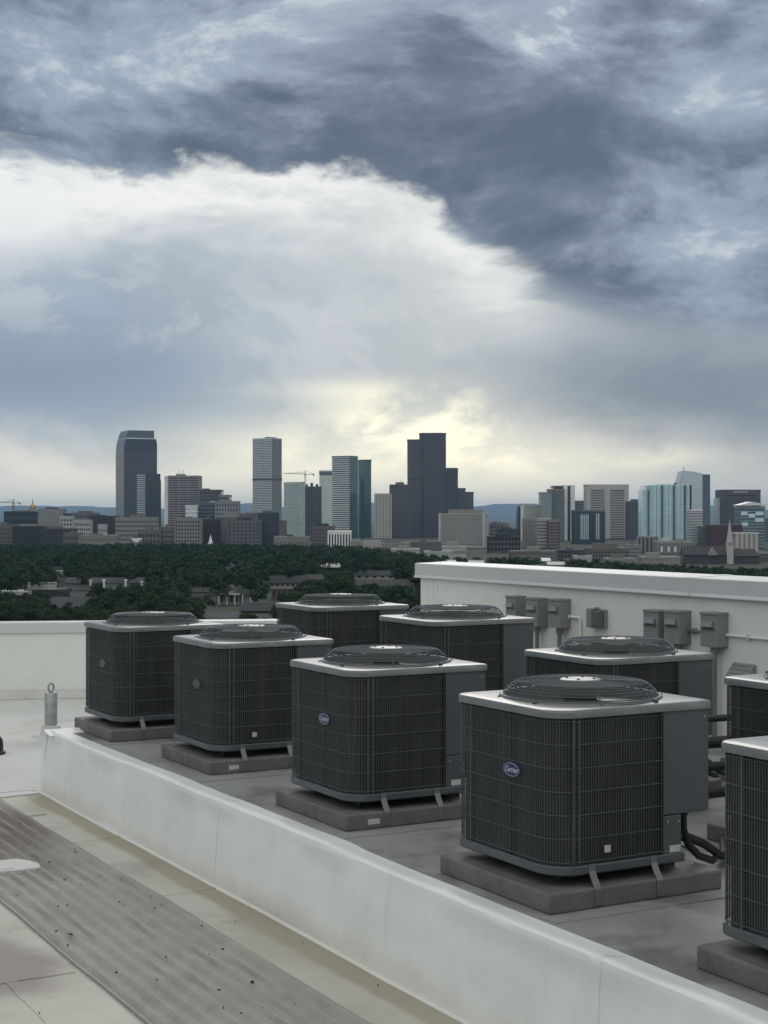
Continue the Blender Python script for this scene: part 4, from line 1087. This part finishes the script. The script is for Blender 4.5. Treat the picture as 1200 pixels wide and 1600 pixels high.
# white columned building
r, w, d, h = bld('city_block', 'building with tall white columns at the tree line', 513, 548, 829, 1480, B['dkglass'], B['white'], 1, bandf=.1, depth=20)
for i in range(9):
    m = MB(); x = w*i/8; m.box(x-.65, x+.65, -1.2, .3, 0, h); m.build('column', B['white'], r)

# gold-domed capitol
D = 2320
cpx = 53; r = empty('domed_capitol', (wx(cpx,D), D-8, ZG)); tag(r, 'grey tower with gold dome and spire at far left', 'capitol')
zb = wz(802,D)-ZG; k = D/2400
m = MB(); m.lathe([(5.6*k,zb-30),(5.6*k,zb+2*k),(5.0*k,zb+3*k),(5.0*k,zb+8*k),(5.3*k,zb+8.4*k)], 20); m.build('drum', B['grey'], r, smooth=40)
for i in range(12):
    a = i*math.pi/6; m = MB(); m.lathe([(.4*k,zb+3*k),(.4*k,zb+8*k)], 6, 5.3*k*math.cos(a), 5.3*k*math.sin(a)); m.build('column', B['ltgrey'], r)
m = MB(); m.lathe([(4.7*k,zb+8.4*k)]+[(4.6*k*math.cos(t), zb+8.4*k+6.0*k*math.sin(t)) for t in np.linspace(0,1.35,8)]+[(1.0*k,zb+14.6*k)], 20); m.build('dome', B['gold'], r, smooth=50)
m = MB(); m.lathe([(1.0*k,zb+14.4*k),(1.0*k,zb+17*k),(.7*k,zb+18*k),(.25*k,zb+21*k),(.1*k,zb+24*k)], 10); m.build('lantern', B['gold'], r, smooth=40)

# tower cranes
def crane(px, D, base, top, left, right, lab):
    k = D/2400; r = empty('tower_crane', (wx(px,D), D, ZG)); tag(r, lab, 'crane')
    z0, z1 = wz(base,D)-ZG, wz(top,D)-ZG; w = 1.1
    m = MB()
    for a in (-w, w):
        for b in (-w, w): m.bar((a,b,0),(a,b,z1),.5)
    n = int((z1)/4)
    for i in range(n):
        za, zb = z1*i/n, z1*(i+1)/n; s_ = 1 if i % 2 else -1
        m.bar((-w*s_,-w,za),(w*s_,-w,zb),.3); m.bar((-w,-w*s_,za),(-w,w*s_,zb),.3)
    m.build('mast', B['steel'], r)
    L0, L1 = (left-px)*k, (right-px)*k
    m = MB(); m.bar((0,0,z1),(L0,0,z1+1.4*k),.5); m.bar((0,-1,z1+2.2),(L0*.98,-1,z1+1.5*k),.4)
    n = 16
    for i in range(n): m.bar((L0*i/n,0,z1+1.4*k*i/n),(L0*(i+1)/n,-.5,z1+(2.2*(1-(i+1)/n))+1.4*k*(i+1)/n),.3)
    m.build('jib', B['steel'], r)
    m = MB(); m.bar((0,0,z1),(L1,0,z1),.8); m.bar((0,0,z1+5*k),(L1,0,z1+.5),.3); m.build('counter_jib', B['steel'], r)
    m = MB(); m.box(L1-2*k, L1, -1.5, 1.5, z1-2.0*k, z1+.6*k); m.build('counterweight', B['dkgrey'], r)
    m = MB(); m.bar((0,0,z1),(0,0,z1+6*k),.9); m.bar((0,0,z1+6*k),(L0*.6,0,z1+1.2*k),.25); m.build('apex', B['steel'], r)
    m = MB(); m.box(-1.4, 1.4, -2.4, -.6, z1-3, z1-.2); m.build('cab', B['ltgrey'], r)
crane(477, 2280, 757, 741, 442, 491, 'tower crane standing above the unfinished dark tower')
crane(21, 2350, 800, 786, -6, 32, 'distant tower crane left of the gold dome')

# churches
r = empty('church', (wx(1140,1150), 1150, ZG)); tag(r, 'church with a pointed cream steeple and dark roof at right', 'church'); k = 1150/2400
zt = wz(852,1150)-ZG; za = wz(829,1150)-ZG; zc_ = wz(878,1150)-ZG
m = MB(); m.box(-2.4,2.4,-2.4,2.4,0,zt); m.build('tower', B['beige'], r)
m = MB(); m.add([(-2.1,-2.1,zt+2),(2.1,-2.1,zt+2),(2.1,2.1,zt+2),(-2.1,2.1,zt+2),(0,0,za+9)], [(0,1,4),(1,2,4),(2,3,4),(3,0,4)]); m.build('spire', B['beige'], r)
m = MB(); m.box(-1.9,1.9,-1.9,1.9,zt,zt+2.1); m.build('belfry', B['tan'], r)
for sx in (-2.2, 2.2):
    for sy in (-2.2, 2.2):
        m = MB(); m.add([(sx-.45,sy-.45,zt),(sx+.45,sy-.45,zt),(sx+.45,sy+.45,zt),(sx-.45,sy+.45,zt),(sx,sy,zt+3)], [(0,1,4),(1,2,4),(2,3,4),(3,0,4)]); m.build('pinnacle', B['beige'], r)
m = MB(); m.box(-34,-2.6,-1,13,0,7); m.box(2.6,22,-1,13,0,6); m.build('nave_wall', B['dkbrick'], r)
m = MB(); m.add([(-35,-2,6.8),(-2.6,-2,6.8),(-2.6,14,6.8),(-35,14,6.8),(-35,6,13.5),(-2.6,6,13.5)], [(0,1,5,4),(2,3,4,5),(0,4,3),(1,2,5)])
m.add([(2.6,-2,5.8),(23,-2,5.8),(23,14,5.8),(2.6,14,5.8),(2.6,6,11),(20,6,11)], [(0,1,5,4),(2,3,4,5),(0,4,3),(1,2,5)]); m.build('roof', B['dkbrick'], r)
m = MB(); m.add([(-17,-3,6.5),(-9,-3,6.5),(-13,-3,12),(-17,6,6.5),(-9,6,6.5),(-13,6,12)], [(0,1,2),(0,2,5,3),(1,4,5,2)]); m.build('gable', B['tan'], r)
r = empty('steeple', (wx(329,1400), 1400, ZG)); tag(r, 'small white church steeple poking from the trees', 'steeple')
zt = wz(850,1400)-ZG; m = MB(); m.box(-2.2,2.2,-2.2,2.2,0,zt+1); m.build('tower', B['white'], r)
m = MB(); m.lathe([(1.9,zt+1),(.05,wz(835,1400)-ZG)], 8); m.build('spire', B['white'], r)
r = empty('pavilion', (wx(213,1450), 1450, ZG)); tag(r, 'white tent-like swooping roof at the tree line, left', 'pavilion')
zt = wz(838.5,1450)-ZG; k = 1450/2400; m = MB(); vs = []
for i in range(11):
    t = -1+i/5; z = zt-3.5*k*t*t; vs += [(t*13*k,0,z),(t*9*k,12,z-1)]
m.add(vs, [(2*i,2*i+2,2*i+3,2*i+1) for i in range(10)]); m.add([(-2*k,-.2,zt-9*k),(2.5*k,-.2,zt-9*k),(10*k,-.2,zt-2.1*k),(-10*k,-.2,zt-2.1*k)], [(0,1,2,3)]); m.build('tent_roof', B['white'], r)
m = MB(); m.box(-8*k, 8*k, 2, 10, 0, zt-6*k); m.build('hall', B['tan'], r)

# ------------------------------------------------------------------ houses among the trees
M_shing = bm('asphalt_shingle', (.035,.038,.042), .9); M_shing2 = bm('brown_shingle', (.050,.046,.043), .9); M_wh = bm('white_siding', (.30,.31,.30), .8)
EXCL = []      # photo boxes that trees must not cover: x0, x1, y0, y1, D
def gable_house(x0, x1, yr, ye, yb, D, wallm, roofm, lab, ridge='x', over=.5, depth=None, rz=0.0, nwin=0):
    """ridge row yr, eave row ye, base row yb"""
    w = wx(x1,D)-wx(x0,D); d = depth or max(8, min(w*.7, 16)); zr, ze = wz(yr,D)-ZG, wz(ye,D)-ZG
    r = empty('house', (wx(x0,D), D, ZG), rz); tag(r, lab, 'house', 'houses among the trees')
    m = MB(); m.box(0,w,0,d,0,ze)
    if ridge == 'y': m.add([(0,0,ze),(w,0,ze),(w/2,0,zr-.2),(0,d,ze),(w,d,ze),(w/2,d,zr-.2)], [(0,1,2),(3,5,4)])
    m.build('wall', wallm, r)
    m = MB(); o = over; t = .25
    if ridge == 'x':
        for s0, s1 in ((-o, d/2), (d+o, d/2)):
            m.add([(-o,s0,ze-.1),(w+o,s0,ze-.1),(w+o,s1,zr),(-o,s1,zr),(-o,s0,ze-.1-t),(w+o,s0,ze-.1-t),(w+o,s1,zr-t),(-o,s1,zr-t)], [(0,1,2,3),(4,7,6,5),(0,4,5,1),(0,3,7,4),(1,5,6,2)])
    else:
        for s0, s1 in ((-o, w/2), (w+o, w/2)):
            m.add([(s0,-o,ze-.1),(s0,d+o,ze-.1),(s1,d+o,zr),(s1,-o,zr),(s0,-o,ze-.1-t),(s0,d+o,ze-.1-t),(s1,d+o,zr-t),(s1,-o,zr-t)], [(0,1,2,3),(4,7,6,5),(0,3,7,4),(0,4,5,1),(1,5,6,2)])
    m.build('roof', roofm, r)
    for i in range(nwin):
        x = w*(i+.5)/nwin; m = MB(); m.box(x-w/nwin*.22, x+w/nwin*.22, -.08, .1, ze*.35, ze*.8); m.build('window', B['windowglass'], r)
    EXCL.append((x0-2, x1+2, yr, yb, D)); return r, w, d, ze, zr
r, w, d, ze, zr = gable_house(343, 373, 915, 927, 945, 615, M_wh, M_shing, 'white gabled house with a columned porch among the trees', 'y', .7, 12)
m = MB(); m.box(w-.5, w+5.5, 3, 11, 0, ze-.3); m.build('side_wing', M_wh, r)
m = MB(); m.add([(w-1,1.5,ze-.6),(w+6.2,1.5,ze-.6),(w+6.2,7,zr-.4),(w*.5,7,zr-.4),(w-1,12.5,ze-.6),(w+6.2,12.5,ze-.6)], [(0,1,2,3),(4,3,2,5),(1,5,2)]); m.build('side_roof', M_shing, r)
for i in range(5):
    x = -.1+i*(w+5)/4; m = MB(); m.box(x-.2,x+.2,-1.6,-1.2,0,ze-.4); m.build('porch_column', B['white'], r)
m = MB(); m.box(-.6,w+.6,-2,-.02,ze-.5,ze-.1); m.build('porch_beam', B['white'], r)
for i in range(4):
    x = w*(i+.5)/4; m = MB(); m.box(x-.5,x+.5,-.08,.1,ze*.2,ze*.78); m.build('window', B['windowglass'], r)
EXCL[-1] = (340, 394, 915, 946, 615)
gable_house(405, 478, 900, 911, 920, 757, M_wh, M_shing, 'long white house with a dark roof left of the brick house', 'x', .5, 14, nwin=9)
gable_house(474, 506, 898, 905, 912, 780, M_shing2, M_shing2, 'brown roofed house joined right of the long white one', 'x', .5, 14)
gable_house(424, 456, 917, 920, 939, 648, B['brick'], M_shing2, 'red brick two-storey house below the long white one', 'x', .4, 12, nwin=4)
gable_house(555, 616, 892, 899, 905, 866, B['beige'], M_shing, 'cream low house with a grey roof left of the white wall', 'x', .5, 14, nwin=5)
gable_house(552, 641, 906, 915, 921, 750, M_wh, M_shing2, 'long brown roofed terrace left of the white wall', 'x', .5, 14, nwin=7)
gable_house(500, 532, 880, 886, 894, 985, M_shing, B['ltgrey'], 'pale roofed house high in the trees, centre', 'x', .4, 12)
gable_house(346, 371, 881, 888, 900, 915, M_wh, M_shing2, 'small pale house half hidden in the trees', 'y', .4, 10, nwin=2)
gable_house(376, 430, 943, 954, 966, 560, M_shing2, M_shing, 'dark grey roofed house behind the front row units', 'x', .5, 14)
gable_house(318, 372, 958, 966, 975, 515, M_shing, B['slate'], 'low slate roof just above the far parapet', 'x', .5, 14)
gable_house(78, 138, 934, 949, 957, 573, B['tan'], B['slate'], 'shallow grey roof behind the parapet at left', 'x', .6, 14)
gable_house(100, 228, 903, 911, 922, 735, B['grey'], M_shing, 'long grey shed roof with small white vents, at left', 'x', .5, 18)
gable_house(296, 326, 920, 925, 932, 680, M_wh, M_shing2, 'small low roof between trees left of the porch house', 'x', .4, 10)
gable_house(85, 101, 891, 896, 901, 930, M_wh, B['ltgrey'], 'tiny white roof in the trees at left', 'x', .3, 9)
r, w, d, h = bld('flat_roof_building', 'brown brick building with a white railing on its roof, left', 40, 98, 921, 662, B['brick'], B['dkbrick'], 2, bandf=.12, depth=16, group='houses among the trees')
m = MB(); n = 14
for i in range(n+1): x = .8+(w*.76)*i/n; m.bar((x,1,h+1.4),(x,1,h+4.6),.18)
for i in range(n): x = .8+(w*.76)*i/n; m.bar((x,1,h+1.6),(x+w*.76/n,1,h+4.4),.14)
for z in (1.6,3.0,4.6): m.bar((.8,1,h+z),(.8+w*.76,1,h+z),.3)
m.build('roof_railing', B['white'], r); EXCL.append((38, 100, 908, 936, 662))
r, w, d, h = bld('flat_roof_building', 'low building with bright white roof edge at the left picture edge', -20, 42, 924, 655, B['dkbrick'], B['brick'], 1, bandf=.1, depth=16, roofm=B['roofw'], group='houses among the trees'); EXCL.append((-20, 43, 921, 934, 655))
for px, D, yt in ((142,730,905),(163,730,905),(197,728,905),(222,728,908)):
    r = empty('roof_vent', (wx(px,D), D-1, wz(911,D))); tag(r, 'small white vent on the long grey shed roof', 'roof vent', 'white vents on the grey shed')
    z = 2400/D; h = (911-yt)/z
    m = MB(); m.lathe([(.55,-2.0),(.55,h*.6)], 8); m.build('pipe', B['white'], r); m = MB(); m.lathe([(.9,h*.6),(.9,h*.85),(.2,h)], 8); m.build('hood', B['white'], r)
for i, (x0, x1, yt, D, mt) in enumerate(((690,712,875,1000,'roofw'),(733,756,876,985,'roofw'),(830,850,882,900,'slate'),(856,884,878,960,'roofw'),(846,860,872,1080,'white'))):
    lab = ['bright white shed roof in the trees before the windowless block','second white shed roof among trees above the wall','rounded grey roof just over the white wall','pale roof over the wall below the white ribs','tiny white block over the wall'][i]
    gable_house(x0, x1, yt, yt+4, yt+9, D, B['grey'], B[mt], lab, 'x', .4, 10)
# road running away at the right edge
m = MB(); pts = [(300,640),(305,900),(335,1250),(420,1800),(520,2400)]
vs = []
for x, y in pts: vs += [(x-6,y,ZG+.05),(x+6,y,ZG+.05)]
m.add(vs, [(2*i,2*i+1,2*i+3,2*i+2) for i in range(len(pts)-1)]); struct(m.build('road', mat('asphalt', (.06,.06,.06), .9)))

# ------------------------------------------------------------------ trees
def leafcol(nt, v, c, b):
    oi = nt.nodes.new('ShaderNodeObjectInfo'); rn = S(nt, oi.outputs['Random'])
    g = nt.nodes.new('ShaderNodeNewGeometry'); n = noise(nt, S(nt, g.outputs['Position']), .35, 3)
    n5 = noise(nt, S(nt, g.outputs['Position']), .07, 2)
    c = cmix(nt, (rn*.6 + (n5-.3)*1.1).clamp(), (.005,.020,.013), (.040,.064,.024))
    c = cmix(nt, step(n, .40, .72)*.45, c, (.028,.064,.030))
    return c
M_leaf = mat('leaf', (.04,.06,.025), .8, extra=leafcol, spec=.12)
M_bark = mat('bark', (.05,.04,.032), .95)
def crown_np(rng, rx, rz, nq, leaf, nclump):
    cl = []
    while len(cl) < nclump:
        p = rng.uniform(-1,1,3)
        q = np.linalg.norm(p)
        if q < 1 and p[2] > -.75: cl.append(p*(.55+.3*rng.random())*np.array([rx,rx,rz])*np.array([1,1,1.0]))
    cl = np.array(cl); cr = rng.uniform(.28,.52,nclump)*rx
    idx = rng.integers(0, nclump, nq)
    dirs = rng.normal(size=(nq,3)); dirs /= np.linalg.norm(dirs, axis=1)[:,None]
    dirs[:,2] = np.where(dirs[:,2] < -.4, -dirs[:,2], dirs[:,2])
    rad = cr[idx]*(1-.35*rng.random(nq)**2)
    P = cl[idx]+dirs*rad[:,None]*np.array([1,1,.85])
    nrm = dirs+np.array([0,0,.25])+rng.normal(scale=.28, size=(nq,3)); nrm /= np.linalg.norm(nrm, axis=1)[:,None]
    t = np.cross(nrm, rng.normal(size=(nq,3))); t /= np.linalg.norm(t, axis=1)[:,None]; bt = np.cross(nrm, t)
    s1 = (leaf*rng.uniform(.6,1.3,nq))[:,None]; s2 = s1*rng.uniform(.5,.9,nq)[:,None]
    return np.stack([P-t*s1, P-bt*s2*.8, P+t*s1, P+bt*s2], axis=1)
rng = np.random.default_rng(11)
variants = []
for v in range(9):
    rx = [4.6,5.2,3.8,5.6,4.2,3.2,4.9,6.0,2.6][v]; rz = [4.8,4.4,5.2,5.0,4.0,5.6,5.4,4.6,6.0][v]; zc = [6.4,6.0,6.6,6.8,5.4,7.0,7.2,6.4,7.2][v]
    V = crown_np(rng, rx, rz, 3200, .30, 17)+np.array([0,0,zc])
    cm_ = np_quads('crown', V, M_leaf)
    m = MB(); m.tube([(0,0,-.3),(.1,0,1.4),(.05,.1,3.0),(.15,.1,zc)], [.36,.27,.22,.08], 7)
    for i in range(6):
        a = i*1.05+v; L = rx*.62; m.tube([(.05,.05,2.2+i*.45),(L*.5*math.cos(a),L*.5*math.sin(a),zc-1.2+i*.25),(L*math.cos(a),L*math.sin(a),zc+.3+i*.3)], [.14,.09,.03], 5)
    variants.append((cm_, m.mesh('trunk', M_bark)))
def treeline(px):      # photo row of the top of the farthest trees
    return np.interp(px, [0,120,200,330,450,560,620,680,740,820,900,1000,1100,1200], [848,848,846,846,848,850,856,864,868,868,870,876,880,884])
def free(px, D, rpx, ytop):
    for x0, x1, y0, y1, DH in EXCL:
        if DH-5 < D < DH+16 and px+rpx*.35 > x0 and px-rpx*.35 < x1: return False
        if D <= DH-6 and px+rpx*.45 > x0 and px-rpx*.45 < x1 and ytop < y0+(y1-y0)*.42: return False
    return True
cands = []
rt = random.Random(21)
for i in range(40000):
    D = 430*(1600/430)**rt.random(); px = rt.uniform(-60, 1260)
    sc = rt.uniform(.75, 1.6); top = ZG+11.2*sc
    ytop = 808+(EYE-top)/D*2400; rpx = 4.6*sc/D*2400
    if ytop < treeline(px): continue
    if px > 652 and ytop > 878+(px-657)*.0552: continue
    if 300 < D and ytop > 985: continue
    if not free(px, D, rpx, ytop): continue
    cands.append((D, px, sc))
cands.sort()
grid = {}; kept = []
for D, px, sc in cands:
    x = wx(px, D); key = (int(x//8), int(D//8)); ok = True
    for a in (-1,0,1):
        for b in (-1,0,1):
            for (xx, yy, ss) in grid.get((key[0]+a, key[1]+b), ()):
                if (xx-x)**2+(yy-D)**2 < (2.9*(ss+sc))**2: ok = False
    if ok: grid.setdefault(key, []).append((x, D, sc)); kept.append((D, x, sc, px))
near = kept[:290]; far = kept[290:]
HOUSE = [(360,'columned porch house'),(440,'long white house'),(585,'cream low house'),(515,'pale roofed house'),(108,'shallow grey roof'),(165,'long grey shed'),(68,'white roof railing'),(12,'white roof edge'),(311,'small low roof'),(213,'white tent-like roof'),(329,'small white steeple'),(640,'white wall end')]
MARK = [(725,'windowless beige block'),(790,'brown terrace'),(842,'tan mid-rise'),(890,'white ribbed tower'),(950,'tan loft apartments'),(1012,'dark brown block'),(1055,'grey apartments'),(1110,'cream roof edge'),(1145,'church steeple'),(1190,'right picture edge')]
for i, (D, x, sc, px) in enumerate(near):
    v = rt.randrange(9); t = empty('broadleaf_tree', (x, D, ZG), rt.uniform(0, 6.28)); t.scale = (sc*rt.uniform(.9,1.15), sc*rt.uniform(.9,1.15), sc)
    lst = HOUSE if px < 655 else MARK
    nm = min(lst, key=lambda h: abs(h[0]-px))
    side = 'left of' if px < nm[0] else 'right of'
    far_ = 'far' if D > 720 else ('middle distance' if D > 560 else 'near')
    if px < 655: tag(t, '%s leafy tree of the green belt, %s the %s' % (far_, side, nm[1]), 'tree', 'trees below the skyline')
    else: tag(t, 'treetop over the white wall, %s the %s' % (side, nm[1]), 'tree', 'trees over the wall')
    link('crown', variants[v][0], t); link('trunk', variants[v][1], t)
VV = []
base = [crown_np(rng, rx_, rz_, 480, .52, 10) for rx_, rz_ in ((4.6,4.8),(5.4,4.4),(3.6,5.2),(5.0,5.0),(4.2,4.2),(3.2,5.6))]
for D, x, sc, px in far:
    b_ = base[rt.randrange(6)]; a = rt.uniform(0, 6.28); ca, sa = math.cos(a), math.sin(a)
    M3 = np.array([[ca,-sa,0],[sa,ca,0],[0,0,1]])*sc
    VV.append(b_@M3.T+np.array([x, D, ZG+6.3*sc]))
if VV:
    o = link('distant_trees', np_quads('distant_trees', np.concatenate(VV), M_leaf), kind='stuff'); tag(o, 'far belt of dark green treetops at the foot of the city', 'trees')
print('TREES', len(near), len(far), 'near D', near[-1][0])

# ------------------------------------------------------------------ haze between the roof and the mountains
m = MB(); m.box(-17500, 17500, -2900, 24500, ZG-3, 240)
hz = m.build('haze', None or mat('tmp', (1,1,1)), kind='stuff'); hz['label'] = 'thin pale blue haze over the city and mountains'; hz['category'] = 'haze'
hm = bpy.data.materials.new('haze_air'); hm.use_nodes = True; nt = hm.node_tree; nt.nodes.clear()
pv = nt.nodes.new('ShaderNodeVolumePrincipled'); pv.inputs['Color'].default_value = (.42,.68,1,1); pv.inputs['Density'].default_value = 4.2e-5; pv.inputs['Anisotropy'].default_value = .2
mo = nt.nodes.new('ShaderNodeOutputMaterial'); nt.links.new(pv.outputs[0], mo.inputs['Volume'])
hz.data.materials.clear(); hz.data.materials.append(hm)
